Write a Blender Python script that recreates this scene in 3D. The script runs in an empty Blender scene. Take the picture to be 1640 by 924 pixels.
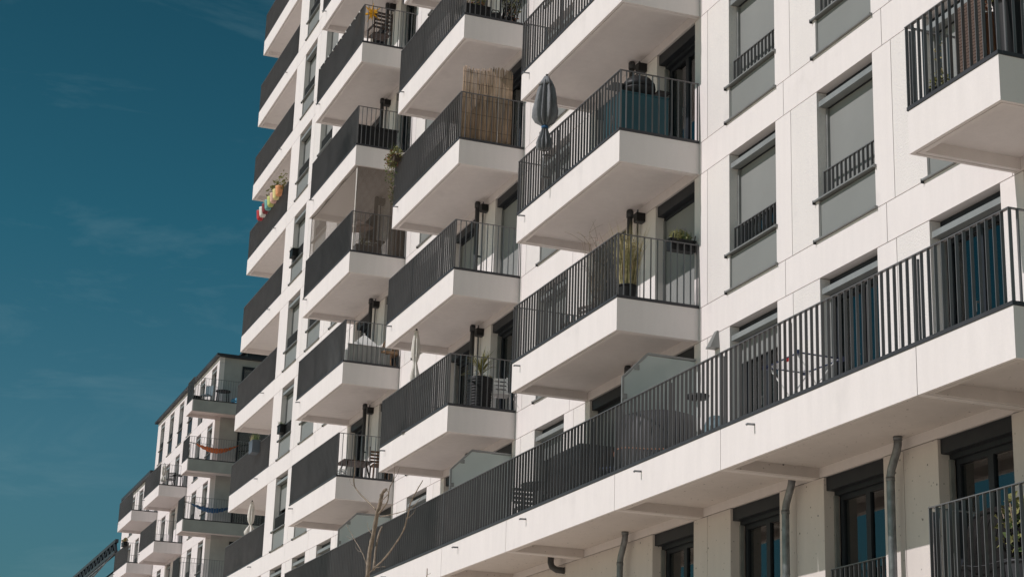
import bpy, math, random
from mathutils import Vector, Matrix
random.seed(7)
PI = math.pi
SC = bpy.context.scene
COL = SC.collection

# ------------------------------------------------------------------ camera
CAM = dict(f=2918.6886, yaw=1.2185, pitch=0.2967, roll=0.0332, loc=(25.8656, -12.7926, -11.4284))
def cam_basis():
    y, p, r = CAM['yaw'], CAM['pitch'], CAM['roll']
    fw = Vector((-math.sin(y)*math.cos(p), math.cos(y)*math.cos(p), math.sin(p)))
    rt = Vector((math.cos(y), math.sin(y), 0.0)); up = rt.cross(fw)
    c, s = math.cos(r), math.sin(r)
    return c*rt+s*up, -s*rt+c*up, fw
RT, UP, FW = cam_basis()
cd = bpy.data.cameras.new('camera'); cam = bpy.data.objects.new('camera', cd); COL.objects.link(cam)
M = Matrix((RT, UP, -FW)).transposed().to_4x4(); M.translation = Vector(CAM['loc'])
cam.matrix_world = M
cd.sensor_width = 36.0; cd.lens = CAM['f']/1640*36.0; cd.clip_start = 0.1; cd.clip_end = 3000
SC.camera = cam
def proj(x, y, z):
    q = Vector((x, y, z))-Vector(CAM['loc']); d = q.dot(FW)
    if d < 0.5: return None
    return 820+CAM['f']*q.dot(RT)/d, 462-CAM['f']*q.dot(UP)/d
def ray(u, v): return RT*((u-820)/CAM['f'])-UP*((v-462)/CAM['f'])+FW
def at_y(u, v, Y):
    d = ray(u, v); t = (Y-CAM['loc'][1])/d.y; return Vector(CAM['loc'])+d*t
def in_view(x0, x1, z0, z1, y=0.0, mg=170):
    for x in (x0, x1):
        for z in (z0, z1):
            p = proj(x, y, z)
            if p and -mg < p[0] < 1640+mg and -mg < p[1] < 924+mg: return True
    return False

# ------------------------------------------------------------------ materials
def new_mat(name):
    m = bpy.data.materials.new(name); m.use_nodes = True
    nt = m.node_tree; b = nt.nodes['Principled BSDF']; return m, nt, b
def N(nt, t, **kw):
    n = nt.nodes.new(t)
    for k, v in kw.items(): setattr(n, k, v)
    return n
def simple(name, col, rough=0.6, metal=0.0, var=0.12, scale=3.0, bump=0.0, bscale=60.0, spec=0.5, coord='Object', stretch=(1,1,1)):
    m, nt, b = new_mat(name)
    tc = N(nt, 'ShaderNodeTexCoord'); mp = N(nt, 'ShaderNodeMapping'); mp.inputs['Scale'].default_value = stretch
    nt.links.new(tc.outputs[coord], mp.inputs[0])
    no = N(nt, 'ShaderNodeTexNoise'); no.inputs['Scale'].default_value = scale; no.inputs['Detail'].default_value = 5
    nt.links.new(mp.outputs[0], no.inputs['Vector'])
    rp = N(nt, 'ShaderNodeValToRGB')
    rp.color_ramp.elements[0].position = 0.3; rp.color_ramp.elements[1].position = 0.7
    rp.color_ramp.elements[0].color = tuple(c*(1-var) for c in col)+(1,)
    rp.color_ramp.elements[1].color = tuple(min(1, c*(1+var)) for c in col)+(1,)
    nt.links.new(no.outputs['Fac'], rp.inputs[0]); nt.links.new(rp.outputs[0], b.inputs['Base Color'])
    b.inputs['Roughness'].default_value = rough; b.inputs['Metallic'].default_value = metal
    b.inputs['Specular IOR Level'].default_value = spec
    if bump > 0:
        n2 = N(nt, 'ShaderNodeTexNoise'); n2.inputs['Scale'].default_value = bscale; n2.inputs['Detail'].default_value = 4
        nt.links.new(mp.outputs[0], n2.inputs['Vector'])
        bp = N(nt, 'ShaderNodeBump'); bp.inputs['Strength'].default_value = bump; bp.inputs['Distance'].default_value = 0.02
        nt.links.new(n2.outputs['Fac'], bp.inputs['Height']); nt.links.new(bp.outputs[0], b.inputs['Normal'])
    return m
def concrete(name, col, spots=0.0, bump=0.12, bscale=90, streak=0.05):
    m, nt, b = new_mat(name); L = nt.links.new
    tc = N(nt, 'ShaderNodeTexCoord')
    def noise(scale, st, det=5):
        mp = N(nt, 'ShaderNodeMapping'); mp.inputs['Scale'].default_value = st; L(tc.outputs['Object'], mp.inputs[0])
        n = N(nt, 'ShaderNodeTexNoise'); n.inputs['Scale'].default_value = scale; n.inputs['Detail'].default_value = det
        L(mp.outputs[0], n.inputs['Vector']); return n.outputs['Fac']
    def ramp(f, p0, p1, c0, c1):
        r = N(nt, 'ShaderNodeValToRGB'); e = r.color_ramp.elements
        e[0].position = p0; e[1].position = p1; e[0].color = (c0, c0, c0, 1); e[1].color = (c1, c1, c1, 1)
        L(f, r.inputs[0]); return r.outputs[0]
    def mul(a, c):
        x = N(nt, 'ShaderNodeMix', data_type='RGBA', blend_type='MULTIPLY'); x.inputs[0].default_value = 1
        L(a, x.inputs[6]); L(c, x.inputs[7]); return x.outputs[2]
    base = N(nt, 'ShaderNodeRGB'); base.outputs[0].default_value = (*col, 1)
    c = mul(base.outputs[0], ramp(noise(0.55, (1, 1, 1)), .3, .72, .955, 1.0))
    c = mul(c, ramp(noise(7, (1, 1, .14)), .35, .75, 1-streak, 1.0))
    c = mul(c, ramp(noise(26, (1, 1, 1), 3), .3, .7, .975, 1.0))
    c = mul(c, ramp(noise(1.6, (1, 1, 1), 8), .62, .74, 1.0, 0.94))
    if spots > 0:
        v = N(nt, 'ShaderNodeTexVoronoi'); v.inputs['Scale'].default_value = 4.5; L(tc.outputs['Object'], v.inputs['Vector'])
        r = ramp(v.outputs['Distance'], .05, .085, 1-spots, 1.0); c = mul(c, r)
        v = N(nt, 'ShaderNodeTexVoronoi'); v.inputs['Scale'].default_value = 9; L(tc.outputs['Object'], v.inputs['Vector'])
        r = ramp(v.outputs['Distance'], .07, .12, 1-spots*.6, 1.0); c = mul(c, r)
    L(c, b.inputs['Base Color']); b.inputs['Roughness'].default_value = .85; b.inputs['Specular IOR Level'].default_value = .25
    n2 = noise(bscale, (1, 1, 1), 4); bp = N(nt, 'ShaderNodeBump'); bp.inputs['Strength'].default_value = bump; bp.inputs['Distance'].default_value = .02
    L(n2, bp.inputs['Height']); L(bp.outputs[0], b.inputs['Normal'])
    return m
MT = {}
MT['smooth'] = concrete('precast_concrete', (.80, .75, .73))
MT['rough'] = concrete('rough_plaster', (.765, .725, .70), bump=.55, bscale=38, streak=.03)
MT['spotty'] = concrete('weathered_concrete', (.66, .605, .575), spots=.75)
MT['far'] = concrete('plaster_far', (.79, .73, .72), streak=.06)
MT['joint'] = simple('joint_filler', (.28, .27, .26), .9)
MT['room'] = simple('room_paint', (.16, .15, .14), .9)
MT['rail'] = simple('anthracite_steel', (.14, .137, .14), .40, .1, .1, 2, spec=.6)
MT['flash'] = simple('dark_flashing', (.05, .05, .055), .5, .1, spec=.3)
MT['frame'] = simple('anthracite_frame', (.024, .027, .033), .45, spec=.2)
MT['roller'] = simple('grey_roller_blind', (.42, .44, .45), .8, 0, .04, 2)
MT['box'] = simple('grey_shutter_box', (.235, .25, .25), .5)
MT['blind'] = simple('grey_blind', (.222, .228, .22), .7, 0, .06, 1.2)
MT['panel'] = simple('grey_infill_panel', (.222, .228, .218), .5, 0, .05, .8)
MT['sill'] = simple('grey_metal_sill', (.23, .235, .23), .45, .2)
MT['pipe'] = simple('galvanised_pipe', (.20, .21, .22), .42, .7, .3, 9)
MT['dpipe'] = simple('dark_pipe', (.05, .052, .055), .5)
MT['black'] = simple('black_plastic', (.013, .013, .014), .5, spec=.25)
MT['white'] = simple('white_plastic', (.75, .75, .73), .5)
MT['cream'] = simple('cream_cloth', (.72, .69, .64), .9, 0, .08, 8, .3, 30)
MT['grey_cloth'] = simple('grey_cloth', (.125, .13, .14), .8, 0, .15, 6, .3, 40)
MT['dark_cloth'] = simple('dark_tarpaulin', (.012, .011, .011), .8, 0, .4, 5, .7, 12, spec=.12)
MT['strap'] = simple('blue_strap', (.02, .10, .22), .7)
MT['teal'] = simple('teal_lacquer', (.0, .055, .075), .45)
MT['wood'] = simple('brown_wood', (.14, .075, .04), .6, 0, .3, 10, stretch=(1, 1, 8))
MT['dwood'] = simple('dark_wood', (.055, .035, .025), .6, 0, .3, 10)
MT['reed'] = simple('reed_stalks', (.40, .29, .20), .85, 0, .5, 26, .5, 60, stretch=(1, 1, .06))
MT['rattan'] = simple('rattan', (.30, .19, .11), .8, 0, .3, 40)
MT['brattan'] = simple('brown_rattan', (.10, .065, .05), .8, 0, .4, 40)
MT['orange'] = simple('orange_cloth', (.50, .13, .035), .9, 0, .3, 14)
MT['blue'] = simple('blue_cloth', (.02, .085, .20), .9, 0, .3, 14)
MT['sky_blue'] = simple('light_blue_plastic', (.05, .25, .40), .5)
MT['navy'] = simple('navy_plastic', (.012, .02, .07), .4)
MT['red'] = simple('red_plastic', (.45, .03, .03), .5)
MT['yellow'] = simple('yellow_paper', (.80, .42, .02), .8)
MT['terra'] = simple('terracotta', (.36, .16, .09), .8)
MT['leaf'] = simple('green_leaves', (.085, .125, .035), .6, 0, .45, 14)
MT['leafy'] = simple('yellow_green_leaves', (.19, .185, .06), .6, 0, .4, 14)
MT['dry'] = simple('dry_grass', (.42, .36, .19), .8, 0, .4, 14)
MT['twig'] = simple('dead_twigs', (.22, .17, .12), .9, 0, .3, 14)
MT['bark'] = simple('pale_bark', (.25, .20, .155), .9, 0, .4, 9, .8, 25)
MT['screen'] = simple('grey_fabric_screen', (.40, .40, .39), .9, 0, .06, 5)
MT['slate'] = simple('dark_roof_sheet', (.018, .022, .03), .5)
MT['grey_wall_shade'] = simple('grey_render_and_shade', (.36, .36, .35), .9, 0, .08, 2, .2, 40)  # plain grey on the hall; on the far block shade put into colour
MT['pots'] = [simple('pot_'+n, c, .5) for n, c in (('red', (.50, .03, .04)), ('ivory', (.80, .78, .72)), ('maroon', (.22, .025, .035)),
              ('aqua', (.18, .42, .42)), ('lime', (.58, .62, .20)), ('pink', (.72, .45, .38)), ('lemon', (.78, .68, .30)), ('apricot', (.78, .35, .16)))]
def glass_mat():
    m, nt, b = new_mat('window_glass'); nt.nodes.remove(b); L = nt.links.new
    out = nt.nodes['Material Output']
    tr = N(nt, 'ShaderNodeBsdfTransparent'); tr.inputs[0].default_value = (.62, .66, .68, 1)
    gl = N(nt, 'ShaderNodeBsdfGlossy'); gl.inputs['Roughness'].default_value = .02; gl.inputs[0].default_value = (.9, .92, .93, 1)
    fr = N(nt, 'ShaderNodeFresnel'); fr.inputs[0].default_value = 2.0
    mx = N(nt, 'ShaderNodeMixShader'); L(fr.outputs[0], mx.inputs[0]); L(tr.outputs[0], mx.inputs[1]); L(gl.outputs[0], mx.inputs[2])
    L(mx.outputs[0], out.inputs['Surface']); return m
MT['glass'] = glass_mat()
def frosted_mat():
    m, nt, b = new_mat('frosted_glass'); nt.nodes.remove(b); L = nt.links.new
    out = nt.nodes['Material Output']
    tl = N(nt, 'ShaderNodeBsdfTranslucent'); tl.inputs[0].default_value = (.84, .90, .88, 1)
    df = N(nt, 'ShaderNodeBsdfDiffuse'); df.inputs[0].default_value = (.64, .70, .69, 1)
    tr = N(nt, 'ShaderNodeBsdfTransparent'); tr.inputs[0].default_value = (.8, .86, .85, 1)
    gl = N(nt, 'ShaderNodeBsdfGlossy'); gl.inputs['Roughness'].default_value = .12
    m1 = N(nt, 'ShaderNodeMixShader'); m1.inputs[0].default_value = .55; L(tl.outputs[0], m1.inputs[1]); L(df.outputs[0], m1.inputs[2])
    m2 = N(nt, 'ShaderNodeMixShader'); m2.inputs[0].default_value = .22; L(m1.outputs[0], m2.inputs[1]); L(tr.outputs[0], m2.inputs[2])
    fr = N(nt, 'ShaderNodeFresnel'); fr.inputs[0].default_value = 1.4
    m3 = N(nt, 'ShaderNodeMixShader'); L(fr.outputs[0], m3.inputs[0]); L(m2.outputs[0], m3.inputs[1]); L(gl.outputs[0], m3.inputs[2])
    L(m3.outputs[0], out.inputs['Surface']); return m
MT['frosted'] = frosted_mat()
def net_mat():
    m, nt, b = new_mat('cat_net'); L = nt.links.new
    out = nt.nodes['Material Output']; b.inputs['Base Color'].default_value = (.17, .135, .11, 1); b.inputs['Roughness'].default_value = .9
    tr = N(nt, 'ShaderNodeBsdfTransparent'); mx = N(nt, 'ShaderNodeMixShader')
    tc = N(nt, 'ShaderNodeTexCoord'); sp = N(nt, 'ShaderNodeSeparateXYZ'); L(tc.outputs['UV'], sp.inputs[0])
    def line(o):
        f = N(nt, 'ShaderNodeMath', operation='FRACT'); L(o, f.inputs[0])
        g = N(nt, 'ShaderNodeMath', operation='LESS_THAN'); L(f.outputs[0], g.inputs[0]); g.inputs[1].default_value = .42; return g.outputs[0]
    mxx = N(nt, 'ShaderNodeMath', operation='MAXIMUM'); L(line(sp.outputs[0]), mxx.inputs[0]); L(line(sp.outputs[1]), mxx.inputs[1])
    L(mxx.outputs[0], mx.inputs[0]); L(tr.outputs[0], mx.inputs[1]); L(b.outputs[0], mx.inputs[2]); L(mx.outputs[0], out.inputs['Surface'])
    return m
MT['net'] = net_mat()

# ------------------------------------------------------------------ mesh helper
class MB:
    def __init__(s): s.v = []; s.f = []; s.m = []; s.sm = []; s.mats = []; s.uv = {}
    def mi(s, mat):
        if mat not in s.mats: s.mats.append(mat)
        return s.mats.index(mat)
    def face(s, idx, mat, smooth=False): s.f.append(tuple(idx)); s.m.append(s.mi(mat)); s.sm.append(smooth)
    def quad(s, pts, mat, smooth=False, uv=None):
        b = len(s.v); s.v += [tuple(p) for p in pts]; 
        if uv: s.uv[len(s.f)] = uv
        s.face(range(b, b+len(pts)), mat, smooth)
    def box(s, x0, x1, y0, y1, z0, z1, mat):
        b = len(s.v)
        s.v += [(x0, y0, z0), (x1, y0, z0), (x1, y1, z0), (x0, y1, z0), (x0, y0, z1), (x1, y0, z1), (x1, y1, z1), (x0, y1, z1)]
        for q in ((0, 3, 2, 1), (4, 5, 6, 7), (0, 1, 5, 4), (1, 2, 6, 5), (2, 3, 7, 6), (3, 0, 4, 7)): s.face([b+i for i in q], mat)
    def tbox(s, mx, sx, sy, sz, mat):   # box of size sx,sy,sz centred, transformed
        b = len(s.v)
        for z in (-.5, .5):
            for x, y in ((-.5, -.5), (.5, -.5), (.5, .5), (-.5, .5)): s.v.append(tuple(mx @ Vector((x*sx, y*sy, z*sz))))
        for q in ((0, 3, 2, 1), (4, 5, 6, 7), (0, 1, 5, 4), (1, 2, 6, 5), (2, 3, 7, 6), (3, 0, 4, 7)): s.face([b+i for i in q], mat)
    def bar(s, a, c, w, h, mat):        # rectangular bar between points
        a = Vector(a); c = Vector(c); d = (c-a); L = d.length
        q = d.to_track_quat('Z', 'Y').to_matrix().to_4x4(); q.translation = (a+c)/2
        s.tbox(q, w, h, L, mat)
    def tube(s, pts, rad, mat, n=10, cap=True):
        pts = [Vector(p) for p in pts]
        if not hasattr(rad, '__len__'): rad = [rad]*len(pts)
        b0 = len(s.v); pd = None
        t = (pts[1]-pts[0]).normalized(); u = t.orthogonal().normalized()
        for i, p in enumerate(pts):
            if i == 0: t = pts[1]-pts[0]
            elif i == len(pts)-1: t = pts[-1]-pts[-2]
            else: t = (pts[i+1]-pts[i]).normalized()+(pts[i]-pts[i-1]).normalized()
            t.normalize(); u = (u-t*u.dot(t)).normalized(); w = t.cross(u)
            for k in range(n):
                a = 2*PI*k/n; s.v.append(tuple(p+(u*math.cos(a)+w*math.sin(a))*rad[i]))
        for i in range(len(pts)-1):
            for k in range(n):
                k2 = (k+1) % n; s.face((b0+i*n+k, b0+i*n+k2, b0+(i+1)*n+k2, b0+(i+1)*n+k), mat, True)
        if cap:
            s.face([b0+k for k in range(n)][::-1], mat); s.face([b0+(len(pts)-1)*n+k for k in range(n)], mat)
    def lathe(s, prof, mat, n=20, c=(0, 0, 0), mod=None, smooth=True):
        b0 = len(s.v)
        for r, z in prof:
            for k in range(n):
                a = 2*PI*k/n; rr = r*(mod(a, z) if mod else 1); s.v.append((c[0]+rr*math.cos(a), c[1]+rr*math.sin(a), c[2]+z))
        for i in range(len(prof)-1):
            for k in range(n):
                k2 = (k+1) % n; s.face((b0+i*n+k, b0+i*n+k2, b0+(i+1)*n+k2, b0+(i+1)*n+k), mat, smooth)
        if prof[0][0] > .001: s.face([b0+k for k in range(n)][::-1], mat)
        if prof[-1][0] > .001: s.face([b0+(len(prof)-1)*n+k for k in range(n)], mat)
    def grid(s, fn, nu, nv, mat, smooth=True, uvs=None):
        b0 = len(s.v)
        for i in range(nu+1):
            for j in range(nv+1): s.v.append(tuple(fn(i/nu, j/nv)))
        for i in range(nu):
            for j in range(nv):
                if uvs: s.uv[len(s.f)] = [(uvs[0]*a/nu, uvs[1]*c/nv) for a, c in ((i, j), (i+1, j), (i+1, j+1), (i, j+1))]
                s.face((b0+i*(nv+1)+j, b0+(i+1)*(nv+1)+j, b0+(i+1)*(nv+1)+j+1, b0+i*(nv+1)+j+1), mat, smooth)
    def leaves(s, c, r, n, size, mat, droop=0.0, rnd=random):
        for _ in range(n):
            while True:
                p = Vector((rnd.uniform(-1, 1), rnd.uniform(-1, 1), rnd.uniform(-1, 1)))
                if p.length < 1: break
            p = Vector((c[0]+p.x*r[0], c[1]+p.y*r[1], c[2]+p.z*r[2])); L = size*rnd.uniform(.6, 1.3)
            d = Vector((rnd.uniform(-1, 1), rnd.uniform(-1, 1), rnd.uniform(-.7, .9)-droop)).normalized()
            sd = d.cross(Vector((rnd.uniform(-1, 1), rnd.uniform(-1, 1), rnd.uniform(-1, 1)))).normalized()
            nn = d.cross(sd)*.15*L
            s.quad([p, p+d*L*.5+sd*L*.28+nn, p+d*L, p+d*L*.5-sd*L*.28+nn], mat)
    def blades(s, c, r, n, h, w, mat, lean=.35, rnd=random):
        for _ in range(n):
            a = rnd.uniform(0, 2*PI); q = r*math.sqrt(rnd.random()); b = Vector((c[0]+q*math.cos(a), c[1]+q*math.sin(a), c[2]))
            H = h*rnd.uniform(.55, 1.1); o = Vector((math.cos(a), math.sin(a), 0))*lean*H*rnd.uniform(.2, 1)
            sd = Vector((-math.sin(a+rnd.uniform(-1, 1)), math.cos(a), 0)).normalized()*w
            m1 = b+Vector((0, 0, H*.6))+o*.35; tp = b+Vector((0, 0, H))+o
            s.quad([b-sd, b+sd, m1+sd*.8, m1-sd*.8], mat); s.quad([m1-sd*.8, m1+sd*.8, tp], mat)
    def mesh(s, name):
        me = bpy.data.meshes.new(name); me.from_pydata(s.v, [], s.f)
        for m in s.mats: me.materials.append(m)
        me.polygons.foreach_set('material_index', s.m); me.polygons.foreach_set('use_smooth', s.sm)
        if s.uv:
            ul = me.uv_layers.new(name='uv')
            for fi, u in s.uv.items():
                for li, c in zip(me.polygons[fi].loop_indices, u): ul.data[li].uv = c
        me.update(); return me
    def build(s, name, parent=None, loc=(0, 0, 0)): return obj(name, s.mesh(name), parent, loc)
def obj(name, me, parent=None, loc=(0, 0, 0), rz=0.0):
    o = bpy.data.objects.new(name, me); COL.objects.link(o); o.location = loc; o.rotation_euler = (0, 0, rz)
    if parent: o.parent = parent
    return o
def tag(o, label, cat, group=None):
    o['label'] = label; o['category'] = cat
    if group: o['group'] = group
    return o
def thing(name, label, cat, loc=(0, 0, 0), rz=0.0, group=None):
    return tag(obj(name, None, None, loc, rz), label, cat, group)

# ------------------------------------------------------------------ dimensions
S = 2.9; FH = .545; BAND = .57; DEP = 1.472; GZ = -13.2
OX, OP, OW = 1.09, 2.815, 1.55           # openings: left edge of opening n = OX + OP*n
def ox(n): return OX+OP*n
COLS = {'A': (-4.78, 0.0), 'B': (-13.25, -8.47), 'C': (-21.67, -16.96)}

# ---------------------------------------------------------------- ground
g = MB(); g.quad([(-900, -900, GZ), (900, -900, GZ), (900, 900, GZ), (-900, 900, GZ)], None) if False else None
MT['ground'] = simple('pale_paving', (.54, .465, .37), .9, 0, .18, .6, .2, 20)
g.quad([(-900, -900, GZ), (900, -900, GZ), (900, 900, GZ), (-900, 900, GZ)], MT['ground'])
go = g.build('ground'); go['kind'] = 'structure'
# ---------------------------------------------------------------- shared builders
def tray(mb, x0, x1, yf, yb, zt, mat, fh=FH, left=True, right=True, soffit=None):
    sf = soffit or mat; t = .05; zb = zt-fh; lip = .15
    xa = x0+(t if left else 0); xb = x1-(t if right else 0)
    mb.box(x0, x1, yf, yf+t, zb, zt, mat)
    if left: mb.box(x0, x0+t, yf+t, yb, zb, zt, mat)
    if right: mb.box(x1-t, x1, yf+t, yb, zb, zt, mat)
    mb.box(xa+.001, xb-.001, yf+t+.001, yb-.001, zb+lip, zt-.015, sf)
    i0, i1 = .066, .135
    xl = x0+(i0 if left else 0); xr = x1-(i0 if right else 0)
    mb.box(xl, xr, yf+i0, yf+i1, zb+.002, zb+lip+.02, sf)
    if left: mb.box(x0+i0, x0+i1, yf+i1, yb, zb+.002, zb+lip+.02, sf)
    if right: mb.box(x1-i1, x1-i0, yf+i1, yb, zb+.002, zb+lip+.02, sf)
def rail(mb, x0, x1, yf, yb, zt, left=True, right=True, front=True, h=1.10, sp=.128, dep=.036, th=.010, yb_r=None, wobble=0):
    R_ = MT['rail']; F_ = MT['flash']
    a, b, z0, z1 = yf-.006, yf-.006+dep, zt+.004, zt+h
    if front:
        mb.box(x0-.006, x1+.006, yf-.012, yf+.052, zt+.003, zt+.05, F_)
        mb.box(x0-.006, x1+.006, a-.003, b+.003, z1-.012, z1, R_)
        n = max(2, round((x1-x0)/sp))
        for i in range(n+1):
            x = x0+.006+(x1-x0-.012)*i/n; mb.box(x-th/2, x+th/2, a, b, zt+.05, z1-.012, R_)
        for x in [x0+.02+k*1.9 for k in range(int((x1-x0)/1.9)+1)]:
            mb.box(x-.006, x+.006, b, b+.03, zt-.06, z1-.05, R_)
    for on, xe, sg, ye in ((left, x0, 1, yb), (right, x1, -1, yb_r if yb_r is not None else yb)):
        if not on: continue
        c0, c1 = (xe-.006, xe-.006+dep) if sg > 0 else (xe+.006-dep, xe+.006)
        mb.box(min(xe-.012*sg, xe+.052*sg), max(xe-.012*sg, xe+.052*sg), yf+.053, ye-.004, zt+.003, zt+.05, F_)
        mb.box(c0, c1, b+.003, ye-.01, z1-.012, z1, R_)
        n = max(2, round((ye-yf)/.121))
        for i in range(1, n+1):
            y = yf+(ye-.03-yf)*i/n; mb.box(c0, c1, y-th/2, y+th/2, zt+.05, z1-.012, R_)
def spout(mb, x, yf, z):
    mb.tube([(x, yf+.02, z), (x, yf-.11, z-.008), (x, yf-.125, z-.02)], .016, MT['pipe'], 8)

def window_meshes(w, tall=False, panel_mat=None, seed=0, sill_h=.62, boxm=None):
    """meshes of one opening, origin at its lower left corner on the wall plane"""
    W = {}
    m = MB()
    m.box(.004, w-.004, .165, .30, 2.07, 2.319, MT['frame'])                      # set-back shutter box, lintel shade put into its dark colour
    m.box(.004, w-.004, .04 if boxm else .03, .164, 2.13 if boxm else 2.08, 2.319 if boxm else 2.165, boxm or MT['box'])                      # proud lower fascia
    for x in (.004, w-.045): m.box(x, x+.041, .15, .21, .02 if tall else sill_h+.005, 2.069, MT['sill'])
    z0 = .02 if tall else sill_h-.03
    fr = MT['frame']; y0, y1 = .235, .30
    m.box(.046, w-.046, y0, y1, z0, z0+.09, fr); m.box(.046, w-.046, y0, y1, 2.0, 2.068, fr)
    for x in (.046, w-.046-.075): m.box(x, x+.075, y0, y1, z0+.091, 1.999, fr)
    m.box(w*.5-.055, w*.5+.055, y0-.006, y1, z0+.091, 1.999, fr)
    m.box(w*.5-.10, w*.5-.085, y0-.05, y0-.008, 1.05, 1.07, MT['sill']); m.box(w*.5-.10, w*.5-.085, y0-.05, y0-.04, .93, 1.049, MT['sill'])
    W['window'] = m.mesh('window')
    m = MB()
    for a, b in ((.12, w*.5-.054), (w*.5+.054, w-.12)):
        m.box(a, b, .262, .275, z0+.089, 2.001, MT['glass'])
    W['pane'] = m.mesh('pane')
    m = MB(); zc = z0+.02
    def cur(x0, x1, y, mat):
        k = (x1-x0)/.09
        m.grid(lambda u, v: (x0+(x1-x0)*u*(1-.12*(1-v)), y+.03*math.sin(u*k*2*PI)+.01*math.sin(u*17), zc+(2.05-zc)*v), int(k*8), 3, mat)
    cur(.10, w*.30, .40, MT['cream']); cur(w*.78, w-.06, .42, MT['cream']) 
    W['curtain'] = m.mesh('curtain')
    m = MB(); cur(.10, w*.46, .38, MT['cream']); W['curtain2'] = m.mesh('curtain')
    m = MB(); m.box(.11, w-.11, .345, .352, z0+.02, 2.03, MT['roller']); W['inner'] = m.mesh('inner_blind')
    if not tall:
        m = MB(); pm = panel_mat or MT['panel']
        m.box(.004, w-.004, .03, .22, .012, sill_h-.036, pm); m.box(.004, .022, .018, .0295, .012, sill_h-.036, MT['sill']); W['panel'] = m.mesh('panel')
        for key, z in (('sill2', sill_h), ('sill', .012)):
            m = MB()
            m.box(-.08, w+.03, -.046, -.004, z-.024, z, MT['sill']); m.box(.002, w-.002, -.0035, .23, z-.022, z-.004, MT['sill'])
            m.box(-.092, -.0805, -.05, -.003, z-.055, z+.006, MT['flash']); m.box(w+.0305, w+.042, -.05, -.003, z-.04, z+.006, MT['sill'])
            W[key] = m.mesh('sill')
        m = MB(); R_ = MT['rail']; a, b = .10, w-.02
        m.box(a, b, .03, .07, sill_h+.40, sill_h+.412, R_); m.box(a, b, .035, .065, sill_h+.03, sill_h+.042, R_)
        n = 12
        for i in range(n+1):
            x = a+.005+(b-a-.01)*i/n; m.box(x-.004, x+.004, .03, .07, sill_h+.043, sill_h+.399, R_)
        m.box(w*.5-.03, w*.5+.03, .07, .10, sill_h+.2, sill_h+.23, R_)
        W['railing'] = m.mesh('railing')
    else:
        m = MB(); m.box(.002, w-.002, .02, .31, -.004, .018, MT['sill']); W['sill'] = m.mesh('threshold')
    return W
def blind_mesh(w, zb):
    m = MB(); m.box(.046, w-.046, .192, .202, zb, 2.069, MT['blind']); m.box(.046, w-.046, .186, .208, zb-.03, zb-.001, MT['sill']); 
    return m.mesh('blind')
_blinds = {}
def place_window(parent, W, w, loc, tall, blind=None, curtain=0, name=None):
    o = obj(name or ('balcony_door' if tall else 'window'), W['window'], parent, loc)
    obj('pane', W['pane'], o); obj('threshold' if tall else 'sill', W['sill'], o)
    if not tall: obj('sill', W['sill2'], o); obj('infill_panel', W['panel'], o); obj('railing', W['railing'], o)
    if blind is not None:
        key = (w, round(blind, 2))
        if key not in _blinds: _blinds[key] = blind_mesh(w, blind)
        obj('blind', _blinds[key], o)
    if curtain == 3: obj('inner_blind', W['inner'], o)
    if curtain == 1: obj('curtain', W['curtain'], o)
    if curtain == 2: obj('curtain', W['curtain2'], o)
    return o
def facade(mb, x0, x1, y0, levels, zbase, opens, w, jw=.48, matA=None, matB=None, gap=.013, depth=.25, top=None, smooth_only=False):
    """panelled wall: floor bands and piers as separate slabs with real open joints"""
    A = matA or MT['smooth']; B = matB or MT['rough']; J = MT['joint']; h = gap/2
    opens = sorted(opens)
    for k in levels:
        zf = zbase+k*S; zt = zf+S-BAND
        # band below floor k
        js = [x0]+[o+w+.26 for o in opens if x0+.3 < o+w+.26 < x1-.3]+[x1]
        for a, b in zip(js[:-1], js[1:]):
            mb.box(a+(h if a > x0 else 0), b-(h if b < x1 else 0), y0, y0+depth, zf-BAND+h, zf-h, A)
        ps = []; cur = x0
        for o in opens:
            ps.append((cur, o)); cur = o+w
        ps.append((cur, x1))
        for a, b in ps:
            if b-a < .03: continue
            j = a+jw
            if a > x0+.01 and j < b-.15:
                mb.box(a, j-h, y0, y0+depth, zf+h, zt-h, A); mb.box(j+h, b, y0, y0+depth, zf+h, zt-h, B)
                mb.box(j-h-.01, j+h+.01, y0+.018, y0+.2, zf+.05, zt-.05, J)
            else: mb.box(a, b, y0, y0+depth, zf+h, zt-h, B if a > x0+.01 else A)
            mb.box(a+.02, b-.02, y0+.018, y0+.2, zf-h-.01, zf+h+.01, J)
            mb.box(a+.02, b-.02, y0+.018, y0+.2, zt-h-.01, zt+h+.01, J)
        for o in js[1:-1]: mb.box(o-h-.01, o+h+.01, y0+.018, y0+.2, zf-BAND+.05, zf-.05, J)

# ================================================================= MAIN BUILDING
XL, XR = -31.06, 9.02
LV = list(range(-4, 8))
bld = thing('apartment_building', 'tall white concrete apartment block with rows of balconies filling the photo', 'apartment building', (0, 0, GZ))
def P(mb, name, parent=bld):   # part in world coordinates under an empty standing at GZ
    return mb.build(name, parent, (0, 0, -GZ))
m = MB()
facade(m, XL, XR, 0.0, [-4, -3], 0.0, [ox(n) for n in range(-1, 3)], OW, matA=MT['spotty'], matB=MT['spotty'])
facade(m, XL, XR, 0.0, LV[2:], 0.0, [ox(n) for n in range(-11, 3)], OW)
ztop = 8*S
m.box(XL, XR, 0, .25, ztop-BAND+.007, ztop+.9, MT['smooth'])
m.box(XL, XR, .0, .25, GZ-.2, -4*S-BAND-.007, MT['smooth'])
P(m, 'wall')
m = MB()
m.box(XR-.25, XR-.001, .251, 12, GZ-.2, ztop+.9, MT['rough'])                 # end wall towards the viewer
m.box(XL, XR, 11.8, 11.999, GZ-.2, ztop+.9, MT['rough'])
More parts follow.
